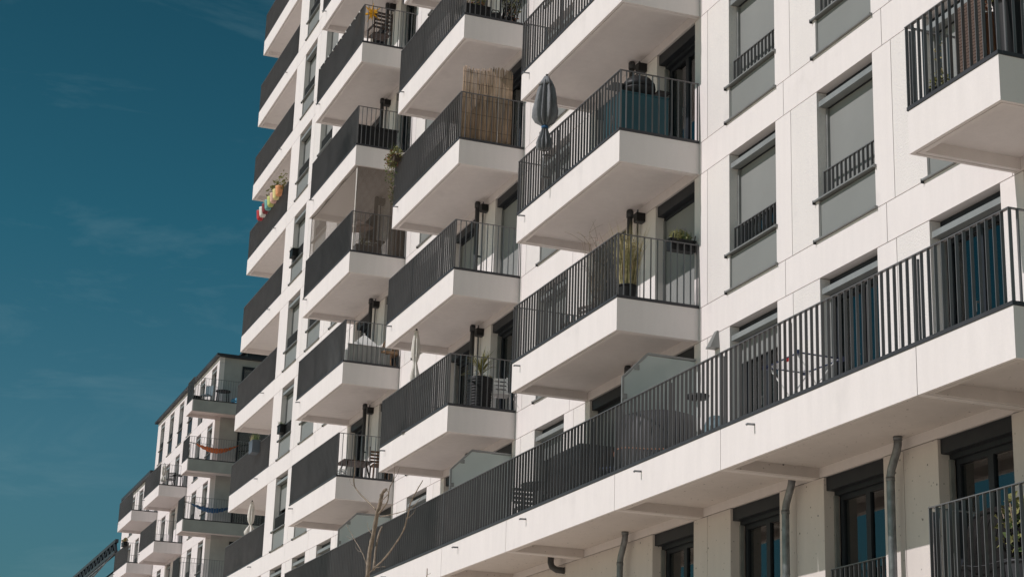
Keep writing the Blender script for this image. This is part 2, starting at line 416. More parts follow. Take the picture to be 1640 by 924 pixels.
m.box(-37.0, XL-.002, 1.62, 1.87, GZ-.2, ztop+.9, MT['rough'])                  # back of the loggias
m.box(XL, XL+.25, .251, 1.619, GZ-.2, ztop+.9, MT['rough'])
m.box(-37.0, -36.75, 1.871, 11.999, GZ-.2, ztop+.9, MT['rough']); m.box(-36.74, XL-.002, 11.8, 11.999, GZ-.2, ztop+.9, MT['rough'])
P(m, 'end_wall')
m = MB(); m.box(-36.7, XR-.26, 1.9, 11.7, ztop+.2, ztop+.4, MT['slate']); P(m, 'roof')
m = MB()
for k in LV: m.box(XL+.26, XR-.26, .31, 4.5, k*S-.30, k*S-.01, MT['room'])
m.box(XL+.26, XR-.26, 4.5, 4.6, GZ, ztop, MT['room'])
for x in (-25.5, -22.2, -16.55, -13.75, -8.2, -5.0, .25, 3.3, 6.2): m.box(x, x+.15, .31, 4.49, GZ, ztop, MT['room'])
P(m, 'interior_walls')

WIN = window_meshes(OW); DOOR = window_meshes(OW, True); DDOOR = window_meshes(OW, True, boxm=MT['frame']); DWIN = window_meshes(OW, boxm=MT['frame'])  # DDOOR and DWIN: dark box colour stands in for shade under the slabs
DOORS = {-8, -7, -5, -4, -2, -1}
BL = {(0, -1): 1.13, (0, 0): .66, (1, 0): .66, (1, -1): .66, (2, -1): .66, (2, 0): .66, (0, 1): .66, (1, 1): .9,
      (0, -2): 1.75, (1, -2): None, (2, -2): None, (-11, 5): None, (-11, 4): .9, (-11, 3): .8, (-11, 2): 1.15, (-11, 1): .66, (-11, 0): 1.0, (-11, 6): None,
      (-11, -1): 1.3, (-10, 5): .66, (-10, 4): .66, (-10, 3): .9, (-10, 2): None, (-10, 1): .66, (-10, 0): None, (-10, -1): .66, (-3, -1): .66, (-3, 0): .66, (-6, 1): .66, (-6, 0): .66,
      (-3, -2): 1.72, (-6, -2): 1.7, (-10, -2): 1.85, (-11, -2): None, (-9, -2): 1.8,
      # balcony doors
      (-1, -1): .05, (-1, 0): None, (-2, 0): .05, (-2, -1): None, (-5, 0): .05, (-4, 0): .05, (-4, 1): None, (-5, 1): None, (-4, -1): None, (-5, -1): None,
      (-8, 2): None, (-7, 2): None, (-8, 1): None, (-7, 1): None, (-8, 3): None, (-7, 3): None, (-8, 0): None, (-7, 0): None, (-8, -1): None, (-7, -1): None}
rs = random.Random(3)
for k in range(-3, 8):
    for n in range(-11, 3):
        x = ox(n)
        dr, dc, dd = rs.random(), rs.random(), rs.random()
        if k == -3 and n < -1: continue
        if not in_view(x, x+OW, k*S, k*S+2.3): continue
        tall = (n in DOORS) or k == -2 or (k == -3 and n in (2, -1))
        bl = BL[(n, k)] if (n, k) in BL else (None if k == -3 else (None if dr < .35 else (.66+.9*max(0, dc-.5)*1.5)))
        if tall and (n, k) not in BL: bl = None if dr < .8 else .05
        cu = 0 if (bl is not None and bl < .5) else (1 if dd < .45 else (2 if dd < .8 else 0))
        place_window(bld, (DDOOR if (n in DOORS or k == -3) else DOOR) if tall else (DWIN if k == -3 else WIN), OW, (x, 0, k*S+.008-GZ), tall, bl, cu)

# balconies
def balcony(x0, x1, k, fh=FH, left=True, right=True, rl=True, rr=True, mat=None, soffit=None, sp_x=None, yf=-DEP, yb=-.002):
    if not in_view(x0, x1, k*S-fh, k*S+1.1, yf): return None
    m = MB(); tray(m, x0, x1, yf, yb, 0, mat or MT['smooth'], fh, left, right, soffit)
    b = m.build('balcony', bld, (0, 0, k*S-GZ))
    m = MB(); rail(m, x0, x1, yf, yb, 0, rl, rr, sp=.14 if k == -2 else .128, dep=.042 if k == -2 else .036); m.build('railing', b)
    if sp_x is not None:
        m = MB(); spout(m, sp_x, yf, -.13); m.build('drain_spout', b)
    return b
for c, ks in (('A', range(-1, 4)), ('B', range(-1, 5)), ('C', range(-1, 7))):
    x0, x1 = COLS[c]
    for k in ks: balcony(x0, x1, k, sp_x=x0+.42)
# terrace row: one trough after another, a continuous railing
seg = [-21.67, -16.96, -13.25, -8.47, -4.82, .02, 3.65, 8.56]
for i, (a, b) in enumerate(zip(seg[:-1], seg[1:])):
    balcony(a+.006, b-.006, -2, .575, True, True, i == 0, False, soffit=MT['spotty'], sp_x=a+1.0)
# corner balconies wrap round the near end of the block
def corner_balcony(k, x0, x1, fh, yb=4.0, rl=True, soffit=None, yf=-DEP, sp=.13):
    m = MB(); tray(m, x0, x1, yf, -.002, 0, MT['smooth'], fh, True, True, soffit)
    t = .05; zb = -fh
    m.box(x1-t, x1, -.0015, yb, zb, 0, MT['smooth']); m.box(x1-.135, x1-.066, -.0015, yb, zb+.002, zb+.17, MT['smooth'])
    m.box(XR+.004, x1-t-.002, -.001, yb, zb+.15, -.016, MT['smooth']); m.box(XR+.004, x1, yb+.001, yb+.05, zb, 0, MT['smooth'])
    b = m.build('balcony', bld, (0, 0, k*S-GZ))
    m = MB(); rail(m, x0, x1, yf, -.004, 0, rl, True, yb_r=yb, sp=sp, dep=.042); m.build('railing', b)
    return b
corner_balcony(-1, 8.56, 10.38, FH); corner_balcony(-2, 8.566, 10.42, .575, rl=False, soffit=MT['spotty'], sp=.14)
corner_balcony(-3, 8.31, 10.15, FH, yf=-1.21, sp=.135); corner_balcony(0, 8.56, 10.38, FH)
# loggias at the far end, slab edges flush with the wall bands
for k in range(-2, 8):
    m = MB(); tray(m, -37.0, XL-.008, 0.0, 1.61, 0, MT['smooth'], BAND, True, False)
    b = m.build('balcony', bld, (0, 0, k*S-GZ))
    m = MB(); rail(m, -37.0, XL-.03, .012, 1.61, 0, True, False); m.build('railing', b)
    m = MB(); spout(m, -32.6, 0, -.13); m.build('drain_spout', b)
# drain pipes and ceiling lamps on the balconies
for c, ks in (('A', range(-2, 3)), ('B', range(-2, 4)), ('C', range(-2, 6))):
    x1 = COLS[c][1]
    for k in ks:
        z0, z1 = k*S+.003, (k+1)*S-FH+.14
        if not in_view(x1-2.6, x1-2, z0, z1): continue
        m = MB(); m.tube([(x1-2.52, -.14, z0), (x1-2.52, -.14, z1)], .052, MT['dpipe'], 12)
        m.tube([(x1-2.52, -.14, z1-.14), (x1-2.52, -.14, z1-.02)], .066, MT['dpipe'], 12)
        m.box(x1-2.545, x1-2.495, -.10, -.003, k*S+1.2, k*S+1.23, MT['dpipe'])
        m.tube([(x1-2.36, -.06, z0), (x1-2.36, -.06, z1-.03)], .018, MT['pipe'], 8); P(m, 'drain_pipe')
        m = MB(); m.box(x1-2.30, x1-2.15, -.17, -.003, z1-.30, z1-.15, MT['black']); m.box(x1-2.29, x1-2.16, -.162, -.01, z1-.32, z1-.301, MT['flash']); P(m, 'wall_lamp')
# galvanised downpipes under the terrace
zs = -2*S-.575+.15
for x in (-2.72, 3.08, 5.85):
    m = MB(); m.tube([(x+.20, -.15, zs), (x+.20, -.15, zs-.10), (x+.17, -.15, zs-.18), (x+.03, -.15, zs-.40), (x, -.15, zs-.50), (x, -.15, zs-.8), (x, -.15, GZ)], .055, MT['pipe'], 12)
    for z in (zs-.02, zs-.52, zs-2.4): m.tube([(x+(.2 if z > zs-.1 else 0), -.15, z-.03), (x+(.2 if z > zs-.1 else 0), -.15, z+.02)], .062, MT['pipe'], 12)
    P(m, 'downpipe')
m = MB(); m.tube([(-5.75, -.22, zs), (-5.75, -.22, zs-.12), (-5.73, -.20, zs-.2), (-5.66, -.13, zs-.26), (-5.6, -.003, zs-.27)], .06, MT['dpipe'], 12); P(m, 'downpipe')
# wedge lamp on the wall beside the glass screen
m = MB(); x, z = .66, -3.62
m.v += [(x-.09, -.002, z-.12), (x+.09, -.002, z-.12), (x+.09, -.17, z-.12), (x-.09, -.17, z-.12), (x-.05, -.002, z+.17), (x+.05, -.002, z+.17), (x+.05, -.03, z+.17), (x-.05, -.03, z+.17)]
for q in ((0, 3, 2, 1), (4, 5, 6, 7), (0, 1, 5, 4), (1, 2, 6, 5), (2, 3, 7, 6), (3, 0, 4, 7)): m.face(q, MT['sill'])
P(m, 'wall_lamp')
# frosted glass screens between the terraces
for X in (-.09, -8.6, -17.03):
    zf = -2*S; m = MB(); pts = [(-.02, .06), (-1.29, .06), (-1.29, 1.60), (-.87, 2.02), (-.02, 2.02)]
    a = [(X-.006, y, zf+z) for y, z in pts]; b = [(X+.006, y, zf+z) for y, z in pts]; n0 = len(m.v); m.v += a+b; n = len(pts)
    m.face([n0+i for i in range(n)], MT['frosted']); m.face([n0+n+i for i in range(n)][::-1], MT['frosted'])
    for i in range(n): m.face((n0+i, n0+(i+1) % n, n0+n+(i+1) % n, n0+n+i), MT['frosted'])
    o = P(m, 'glass_screen')
    m = MB(); fr = [(-1.31, .0), (-1.31, 1.61), (-.875, 2.045), (-.02, 2.045)]
    for (y0, z0), (y1, z1) in zip(fr[:-1], fr[1:]): m.bar((X, y0, zf+z0+.004), (X, y1, zf+z1), .035, .035, MT['sill'])
    for y, z in ((-1.29, .5), (-1.29, 1.3), (-1.08, 1.80)): m.box(X-.03, X+.03, y-.03, y+.05, zf+z-.04, zf+z+.04, MT['sill'])
    m.build('frame', o)

# ================================================================= SECOND BUILDING
FX, FY, FZ = -61.03, 3.91, 2.83
fb = thing('apartment_building', 'smaller white apartment block behind the tall one, hammocks on its corner balconies', 'apartment building', (FX, FY, GZ))
def PF(mb, name, parent=None): return mb.build(name, parent or fb, (-FX, -FY, -GZ))
FW_ = 1.24; fo = [FX-1.80-2.82*k for k in range(0, 9)]
m = MB(); facade(m, -77.95, FX, FY, [2], FZ, fo[:6], FW_, matA=MT['far'], matB=MT['far'])
facade(m, -88.3, FX, FY, [-4, -3, -2, -1, 0, 1], FZ, fo, FW_, matA=MT['far'], matB=MT['far'])
zt = FZ+2*S+S-BAND
m.box(-77.95, FX, FY, FY+.25, zt+.007, zt+.28, MT['far']); m.box(-88.3, -77.96, FY, FY+.25, FZ+2*S-BAND+.007, FZ+2*S-.25, MT['far'])
m.box(-88.3, FX, FY, FY+.25, GZ-.2, FZ-4*S-BAND-.007, MT['far'])
PF(m, 'wall')
m = MB()
m.box(FX-.25, FX-.001, FY+.251, FY+13, GZ-.2, zt+.28, MT['grey_wall_shade'])  # end wall turned from the sun, its shade put into the grey
PF(m, 'end_wall'); m = MB(); m.box(-77.95, -77.7, FY+.251, FY+13, FZ+2*S-.3, zt+.28, MT['far']); PF(m, 'end_wall'); m = MB(); m.box(-88.3, -88.05, FY+.251, FY+13, GZ-.2, FZ+2*S-.26, MT['far'])
PF(m, 'end_wall')
m = MB(); m.box(-78.15, FX+.28, FY-.2, FY+13, zt+.285, zt+.40, MT['slate']); m.box(-88.5, -78.16, FY-.2, FY+13, FZ+2*S-.245, FZ+2*S-.07, MT['slate']); PF(m, 'roof')
m = MB(); m.box(-64.6, -62.2, FY+1.6, FY+4.2, zt+.402, zt+1.0, MT['slate']); m.box(-64.8, -62.0, FY+1.4, FY+4.4, zt+1.002, zt+1.1, MT['slate']); PF(m, 'roof_hatch')
m = MB()
for k in range(-4, 3): m.box(-88 if k < 2 else -77.6, FX-.26, FY+.31, FY+4, FZ+k*S-.3, FZ+k*S-.01, MT['room'])
m.box(-88, FX-.26, FY+4, FY+4.1, GZ, FZ+2*S-.5, MT['room']); m.box(-77.6, FX-.26, FY+4.001, FY+4.1, FZ+2*S-.49, zt, MT['room'])
for x in (-84, -79, -74.8, -70.9, -66.6): m.box(x, x+.15, FY+.31, FY+3.99, GZ, FZ+2*S-.5, MT['room'])
PF(m, 'interior_walls')
WF = window_meshes(FW_, panel_mat=MT['frame'], sill_h=.80); DF = window_meshes(FW_, True)
for k in range(-2, 3):
    for i, x in enumerate(fo):
        if k == 2 and i > 5: continue
        dr, dd = rs.random(), rs.random()
        if not in_view(x, x+FW_, FZ+k*S, FZ+k*S+2.3, FY): continue
        tall = k < 2 and i in (2, 3, 5, 6)
        if k == 2 and i in (0, 1): tall = True
        place_window(fb, DF if tall else WF, FW_, (x-FX, 0, FZ+k*S+.008-GZ), tall, None if dr < .55 else 1.25+.5*dd, 2 if dd < .5 else 0)
def fbal(x0, x1, k):
    m = MB(); tray(m, x0, x1, FY-1.44, FY-.002, FZ+k*S, MT['far'], .555); b = PF(m, 'balcony')
    m = MB(); rail(m, x0, x1, FY-1.44, FY-.002, FZ+k*S); m.build('railing', b)
    m = MB(); spout(m, x0+.4, FY-1.44, FZ+k*S-.13); m.build('drain_spout', b)
for k in (-2, -1, 0, 1): fbal(-71.73, -67.13, k); fbal(-80.28, -75.6, k)
for k in (-2, -1, 0, 1, 2):
    x0, x1, yf, ye = FX-.06, FX+1.435, FY-1.44, FY+6.5; zz = FZ+k*S
    m = MB(); t = .05; fh = .555
    m.box(x0, x1, yf, yf+t, zz-fh, zz, MT['far']); m.box(x0, x0+t, yf+t, FY-.003, zz-fh, zz, MT['far']); m.box(x1-t, x1, yf+t, ye, zz-fh, zz, MT['grey_wall_shade'])  # outer side greyer than the front: shade painted into the fascia colour
    m.box(FX+.003, x1-t, ye-t, ye, zz-fh, zz, MT['far'])
    m.box(x0+t+.001, x1-t-.001, yf+t+.001, FY-.004, zz-fh+.15, zz-.015, MT['far']); m.box(FX+.004, x1-t-.001, FY-.0035, ye-t-.001, zz-fh+.15, zz-.015, MT['far'])
    m.box(x1-.135, x1-.066, yf+.14, ye-.06, zz-fh+.002, zz-fh+.17, MT['far']); m.box(x0+.066, x0+.135, yf+.14, FY-.01, zz-fh+.002, zz-fh+.17, MT['far'])
    b = PF(m, 'balcony')
    m = MB(); rail(m, x0, x1, yf, FY-.003, zz, True, True, yb_r=ye); m.build('railing', b)
    m = MB(); m.box(FX+.001, FX+.05, FY+1.15, FY+2.75, zz+.02, zz+2.25, MT['frame']); m.box(FX+.051, FX+.06, FY+1.25, FY+2.65, zz+.12, zz+2.1, MT['glass']); PF(m, 'balcony_door')

# ================================================================= GLASS ROOFED HALL beyond
hall = thing('glass_hall', 'dark steel lattice edge of a glass roofed hall below the far block', 'building', (-107, 3.9, GZ))
m = MB(); m.box(-126, -88.6, 3.95, 15, GZ-.2, 4.2, MT['grey_wall_shade']); m.build('wall', hall, (107, -3.9, -GZ))
m = MB()
for (ya, za) in ((3.7, 5.95), (3.7, 5.25)): m.bar((-126, ya, za), (-88.6, ya, za), .2, .2, MT['slate'])
x = -126.0
while x < -88.9:
    m.bar((x, 3.7, 5.25), (x+.75, 3.7, 5.95), .14, .14, MT['slate']); m.bar((x+.75, 3.7, 5.95), (x+1.5, 3.7, 5.25), .14, .14, MT['slate']); x += 1.5
m.build('lattice_girder', hall, (107, -3.9, -GZ))
m = MB(); m.quad([(-126, 3.9, 4.3), (-88.6, 3.9, 4.3), (-88.6, 9, 5.6), (-126, 9, 5.6)], MT['glass']); 
m.quad([(-126, 2.2, 3.2), (-88.6, 2.2, 3.2), (-88.6, 3.65, 5.2), (-126, 3.65, 5.2)], MT['glass']); o = m.build('glass_roof', hall, (107, -3.9, -GZ))
m = MB()
for i in range(26):
    x = -126+i*1.495; m.bar((x, 2.19, 3.22), (x, 3.64, 5.22), .06, .06, MT['rail'])
for f in (.0, .33, .66): m.bar((-126, 2.18+1.45*f, 3.22+2*f), (-88.6, 2.18+1.45*f, 3.22+2*f), .06, .06, MT['rail'])
m.build('glazing_bars', o)
m = MB()
for i in range(14): m.box(-126+i*2.87, -125.9+i*2.87, 2.15, 2.25, GZ-.2, 3.2, MT['rail'])
m.build('posts', hall, (107, -3.9, -GZ))

#==OBJ-BEGIN==
# ================================================================= THINGS ON THE BALCONIES
def part(o, name, fn):
    m = MB(); fn(m); return m.build(name, o)
# ---- closed parasols
MT['slate_cloth'] = simple('slate_cloth', (.175, .182, .192), .8, 0, .18, 6, .5, 30)
def closed_parasol(label, loc, z0, zs, z1, r, mat, strap=None, base=True, folds=8, pole_z=0.0, tilt=0.0, skirt=None, seed=1):
    t = thing('closed_parasol', label, 'parasol', loc); t.rotation_euler = (0, tilt, 0); rr = random.Random(seed)
    ph = [rr.uniform(-.5, .5) for _ in range(folds)]
    def mod(a, z):
        k = a/(2*PI)*folds; f = abs(math.cos(PI*k+ph[int(k) % folds]*.3)); return .44+.54*f**1.5+.10*math.sin(a*2+ph[0]*6+z*2.6)+.05*math.sin(a*5+z*9)
    sk = skirt or r*.75
    H = z1-zs; prof = [(sk*.6, z0), (sk*.9, z0+.04), (sk, z0+(zs-z0)*.35), (sk*.62, z0+(zs-z0)*.7), (.055, zs-.015), (.055, zs+.015), (r*.72, zs+H*.09), (r*.96, zs+H*.2), (r, zs+H*.36), (r*.92, zs+H*.55), (r*.76, zs+H*.74), (r*.5, zs+H*.9), (.03, z1)]
    part(t, 'canopy', lambda m: m.lathe(prof, mat, folds*6, mod=mod))
    part(t, 'top_cap', lambda m: (m.lathe([(r*.64, z1-.17), (r*.42, z1-.07), (.05, z1+.012), (.0, z1+.02)], mat, 24, mod=lambda a, z: .9+.1*math.cos(4*a)), m.lathe([(.02, z1+.01), (.025, z1+.05), (0, z1+.07)], MT['black'], 10)))
    part(t, 'pole', lambda m: m.tube([(0, 0, pole_z), (0, 0, z0+.3)], .018, MT['rail'], 10))
    if strap: part(t, 'strap', lambda m: m.lathe([(.062, zs-.025), (.068, zs), (.062, zs+.025)], strap, 16))
    if base: part(t, 'base', lambda m: m.lathe([(.24, .002), (.24, .05), (.05, .08), (.03, .22)], MT['flash'], 20))
    else: part(t, 'clamp', lambda m: (m.box(-.02, .02, -.02, .135, .60, .63, MT['rail']), m.box(-.02, .02, -.02, .135, .18, .21, MT['rail'])))
    return t
closed_parasol('large closed grey parasol with a blue strap leaning outside the balcony railing', (-3.10, -1.62, 0), .70, 1.15, 2.13, .235, MT['slate_cloth'], MT['strap'], False, 9, -.05, .03, .15, 2)
closed_parasol('slim closed white parasol under the balcony of the middle column', (-11.46, -1.28, -2.9), 1.18, 1.62, 2.34, .105, MT['cream'], None, True, 8, 0, -.02, .13, 3)
closed_parasol('closed white parasol with flared hem behind the loggia railing at far left', (-34.2, .22, -2.9), 1.12, 1.50, 2.26, .13, MT['cream'], None, True, 8, 0, .02, .24, 4)
# ---- A column, upper balcony: teal cabinet and kettle grill
t = thing('storage_cabinet', 'teal storage cabinet behind the balcony end railing, black grill on top', 'cabinet', (-.74, -.84, 0))
part(t, 'carcass', lambda m: (m.box(-.38, .38, -.43, .43, .03, .87, MT['teal']), m.box(-.39, .39, -.44, .44, .872, .895, MT['teal'])))
for s in (-1, 1): part(t, 'door', lambda m: (m.box(-.185+s*.19, .185+s*.19, -.447, -.432, .06, .85, MT['teal']), m.tube([(s*.03, -.46, .4), (s*.03, -.46, .55)], .008, MT['sill'], 6)))
t = thing('kettle_grill', 'black kettle grill with side shelves on the teal cabinet', 'grill', (-.74, -.80, .897))
part(t, 'bowl', lambda m: m.lathe([(.06, .0), (.12, .01), (.24, .10), (.29, .20), (.29, .225)], MT['black'], 24))
part(t, 'lid', lambda m: (m.lathe([(.295, .228), (.28, .32), (.2, .42), (.08, .47), (0, .48)], MT['black'], 24), m.tube([(-.05, -.05, .46), (-.05, -.05, .51), (.05, -.05, .51), (.05, -.05, .46)], .01, MT['black'], 6)))
for y in (-1, 1): part(t, 'side_shelf', lambda m: (m.box(-.16, .16, y*.42-.12, y*.42+.12, .20, .225, MT['black']), m.bar((-.1, y*.32, .205), (-.05, y*.2, .04), .02, .02, MT['black']), m.bar((-.08, y*.2, .05), (-.08, y*.21, .003), .03, .03, MT['black'])))
# ---- chairs
def chair(label, loc, rz, mat, group=None, h=.84, seat=.44, slat=True, name='balcony_chair', fmat=None):
    t = thing(name, label, 'chair', loc, rz, group); f = fmat or mat
    part(t, 'seat', lambda m: m.box(-.21, .21, -.20, .20, seat-.025, seat, mat))
    def back(m):
        if slat:
            for i in range(4): m.box(-.20, .20, .205+.012*i, .222+.012*i, seat+.10+i*.085, seat+.155+i*.085, mat)
            for x in (-.21, .21): m.bar((x, .20, seat-.01), (x, .262, h), .025, .025, f)
        else: m.grid(lambda u, v: (-.21+.42*u, .21+.05*v+.04*math.cos((u-.5)*PI)*1, seat+.02+(h-seat)*v), 8, 4, mat)
    part(t, 'backrest', back)
    for sx in (-.19, .19):
        for sy in (-.18, .18): part(t, 'leg', lambda m: m.bar((sx, sy, seat-.027), (sx*1.08, sy*1.15, .003), .025, .025, f))
    return t
def table(label, loc, w, d, h, mat, rz=0, round_=False, cat='table', name='balcony_table', group=None, fmat=None):
    t = thing(name, label, cat, loc, rz, group); f = fmat or mat
    if round_: part(t, 'tabletop', lambda m: m.lathe([(w/2, h-.03), (w/2, h), (0, h+.001)], mat, 28))
    else:
        def top(m):
            n = max(4, int(d/.09))
            for i in range(n): m.box(-w/2, w/2, -d/2+d*i/n+.004, -d/2+d*(i+1)/n-.004, h-.025, h, mat)
        part(t, 'tabletop', top)
    r = .62
    for sx in (-1, 1):
        for sy in (-1, 1): part(t, 'leg', lambda m: m.bar((sx*w/2*r, sy*d/2*r, h-.03), (sx*w/2*(.7 if round_ else .92), sy*d/2*(.7 if round_ else .92), .003), .03, .03, f))
    return t
def pot(label, loc, r, h, mat, plant, name='potted_plant', ribs=0, group=None, parent_rz=0, pn='plant'):
    t = thing(name, label, 'plant', loc, parent_rz, group)
    mod = (lambda a, z: 1+.03*math.sin(z*ribs)) if ribs else None
    prof = [(r*.78, .003)]+[(r*(.78+.22*i/12), .003+h*i/12) for i in range(1, 13)]+[(r*1.05, h), (r*1.05, h+.03), (r*.9, h+.03), (r*.88, h-.03), (0, h-.03)]
    if ribs: prof = [(r*(.9+.1*i/40)*(1+.025*math.sin(i*1.9)), .003+h*i/40) for i in range(41)]+[(r*.9, h-.001), (r*.88, h-.05), (0, h-.05)]
    part(t, 'pot', lambda m: m.lathe(prof, mat, 24))
    part(t, pn, plant); return t
def trough(label, loc, sx, sy, h, mat, plant, rz=0, name='planter_box', group=None, cat='planter', hook=False):
    t = thing(name, label, cat, loc, rz, group)
    def body(m):
        m.box(-sx/2, sx/2, -sy/2, sy/2, .003, h*.88, mat); m.box(-sx/2-.012, sx/2+.012, -sy/2-.012, sy/2+.012, h*.88+.001, h, mat)
    part(t, 'box', body); part(t, 'plant', plant)
    return t
# ---- A column, lower balcony
def grass(m):
    m.blades((0, 0, .28), .15, 330, 1.05, .005, MT['dry'], .34); m.blades((0, 0, .28), .14, 170, .85, .006, MT['leafy'], .34); m.blades((0, 0, .28), .13, 60, .45, .006, MT['terra'], .3); m.leaves((.02, 0, .85), (.20, .20, .40), 260, .05, MT['dry'])
pot('tall ornamental grass in a black pot at the balcony corner', (-.36, -1.14, -2.9), .17, .30, MT['black'], grass, 'ornamental_grass', pn='grass')
trough('black flower box of lavender hanging on the end railing beside the wall', (-.13, -.27, -1.92), .16, .46, .20, MT['black'],
       lambda m: (m.blades((0, -.1, .17), .10, 90, .22, .004, MT['leafy'], .3), m.blades((0, .08, .17), .10, 90, .22, .004, MT['leaf'], .3), m.leaves((0, 0, .27), (.09, .21, .10), 240, .045, MT['leafy']),
                  m.leaves((0, .02, .4), (.06, .18, .03), 26, .02, simple('lavender', (.16, .10, .22))), m.bar((.09, -.2, .12), (.13, -.2, .27), .01, .02, MT['black']), m.bar((.09, .2, .12), (.13, .2, .27), .01, .02, MT['black'])), name='flower_box')
def twigs(m):
    rr = random.Random(5)
    for i in range(16):
        a = rr.uniform(0, 2*PI); h = rr.uniform(.9, 1.5); p = [(0, 0, .2)]; q = Vector((0, 0, .2))
        for s in range(5):
            q = q+Vector((math.cos(a)*.07*rr.uniform(0, 1.5), math.sin(a)*.06*rr.uniform(0, 1.4), h/5)); a += rr.uniform(-.8, .8); p.append(tuple(q))
        m.tube(p, [.006, .005, .004, .003, .003, .002], MT['twig'], 5)
        for s in range(3):
            b = Vector(p[rr.randint(2, 5)]); e = b+Vector((rr.uniform(-.3, .3), rr.uniform(-.25, .25), rr.uniform(.0, .25))); m.tube([b, (b+e)/2+Vector((0, 0, .02)), e], [.003, .0025, .002], MT['twig'], 4)
pot('dead dry twiggy plant in a dark pot behind the front railing', (-1.75, -1.12, -2.9), .15, .26, MT['flash'], twigs, 'dead_plant', pn='twigs')
chair('dark slatted chair in shade behind the front railing beside the dead plant', (-3.2, -.85, -2.9), .4, MT['dwood'])
# ---- terrace row (below A and to the right)
t = thing('drying_rack', 'folding laundry drying rack with dark blue corners and white wires on the terrace', 'drying rack', (4.5, -.64, -5.8))
c = [Vector((-.45, -.33, .85)), Vector((.47, -.33, .85)), Vector((.44, .36, .85)), Vector((-.46, .30, .85))]
def rk(m):
    for i in range(4): m.tube([c[i], c[(i+1) % 4]], .012, MT['navy'], 8)
    for p in c: m.tbox(Matrix.Translation(p), .07, .06, .06, MT['navy'])
part(t, 'frame', rk)
def wires(m):
    for i in range(1, 18):
        f = i/18; m.tube([c[0].lerp(c[3], f), c[1].lerp(c[2], f)], .0035, MT['white'], 5)
part(t, 'wires', wires)
for i in range(4): part(t, 'clothes_peg', lambda m: m.tbox(Matrix.Translation(c[0].lerp(c[1], .62+.05*i)+Vector((0, 0, -.035))), .018, .02, .045, MT['red']))
for sx in (-1, 1): part(t, 'leg', lambda m: (m.tube([(sx*.40, -.30, .84), (sx*.34, .34, .003)], .011, MT['white'], 8), m.tube([(sx*.36, .30, .84), (sx*.30, -.34, .003)], .011, MT['white'], 8)))
t = thing('covered_furniture', 'large dark grey dust cover with a pale cord tied round it on the terrace', 'furniture', (.05, -.72, -5.8))
part(t, 'cover', lambda m: m.lathe([(.70, .003), (.72, .1), (.70, .42), (.66, .78), (.6, .96), (.42, 1.02), (0, 1.04)], MT['flash'], 48, mod=lambda a, z: 1+.02*math.cos(14*a+z*3)*(1.05-z)))
part(t, 'cord', lambda m: m.tube([(.715*math.cos(2*PI*i/30), .715*math.sin(2*PI*i/30), .36+.04*math.sin(6*PI*i/30)) for i in range(31)], .012, MT['terra'], 6, False))
t = thing('tray_stand', 'small round dark tray on a thin pole beside the frosted glass screen', 'stand', (1.42, -.72, -5.8))
part(t, 'pole', lambda m: m.tube([(0, 0, .02), (0, 0, 1.42)], .016, MT['white'], 8))
part(t, 'tray', lambda m: m.lathe([(.05, .98), (.17, 1.0), (.18, 1.05), (.165, 1.05), (.05, 1.02), (0, 1.02)], MT['black'], 24))
part(t, 'foot', lambda m: m.lathe([(.20, .003), (.19, .04), (.03, .07)], MT['black'], 20))
t = thing('garden_stool', 'small blue grey rounded stool on the terrace right of the tray stand', 'stool', (2.3, -.85, -5.8))
part(t, 'body', lambda m: m.lathe([(.15, .003), (.19, .12), (.19, .34), (.16, .44), (.10, .52), (0, .55)], simple('blue_grey', (.13, .19, .22)), 20))
part(t, 'ring', lambda m: m.lathe([(.192, .20), (.20, .23), (.192, .26)], simple('blue_grey_ring', (.10, .15, .18)), 20))
chair('dark chair draped with a blue cloth left of the frosted glass screen', (-1.55, -.75, -5.8), .5, MT['navy'], h=1.05, slat=False, fmat=MT['black'])
def chest(label, loc, sx, sy, h, mat, lidm=None, name='storage_box'):
    t = thing(name, label, 'box', loc)
    part(t, 'body', lambda m: (m.box(-sx/2, sx/2, -sy/2, sy/2, .003, h-.06, mat), [m.box(-sx/2-.005, sx/2+.005, -sy/2-.005, sy/2+.005, h*f, h*f+.02, mat) for f in (.2, .5, .72)]))
    part(t, 'lid', lambda m: m.box(-sx/2-.02, sx/2+.02, -sy/2-.02, sy/2+.02, h-.058, h, lidm or mat)); return t
chest('long black storage box with a flat lid in the shaded middle of the terrace', (-3.15, -.66, -5.8), 1.3, .7, 1.02, MT['black'])
table('round dark patio table on the terrace between two dark chairs', (-5.0, -.72, -5.8), .8, .8, .74, MT['black'], round_=True)
chair('dark patio chair on the right of the round table on the terrace', (-4.25, -.72, -5.8), -1.5, MT['black'])
chair('dark patio chair on the left of the round table on the terrace', (-5.75, -.72, -5.8), 1.5, MT['black'])
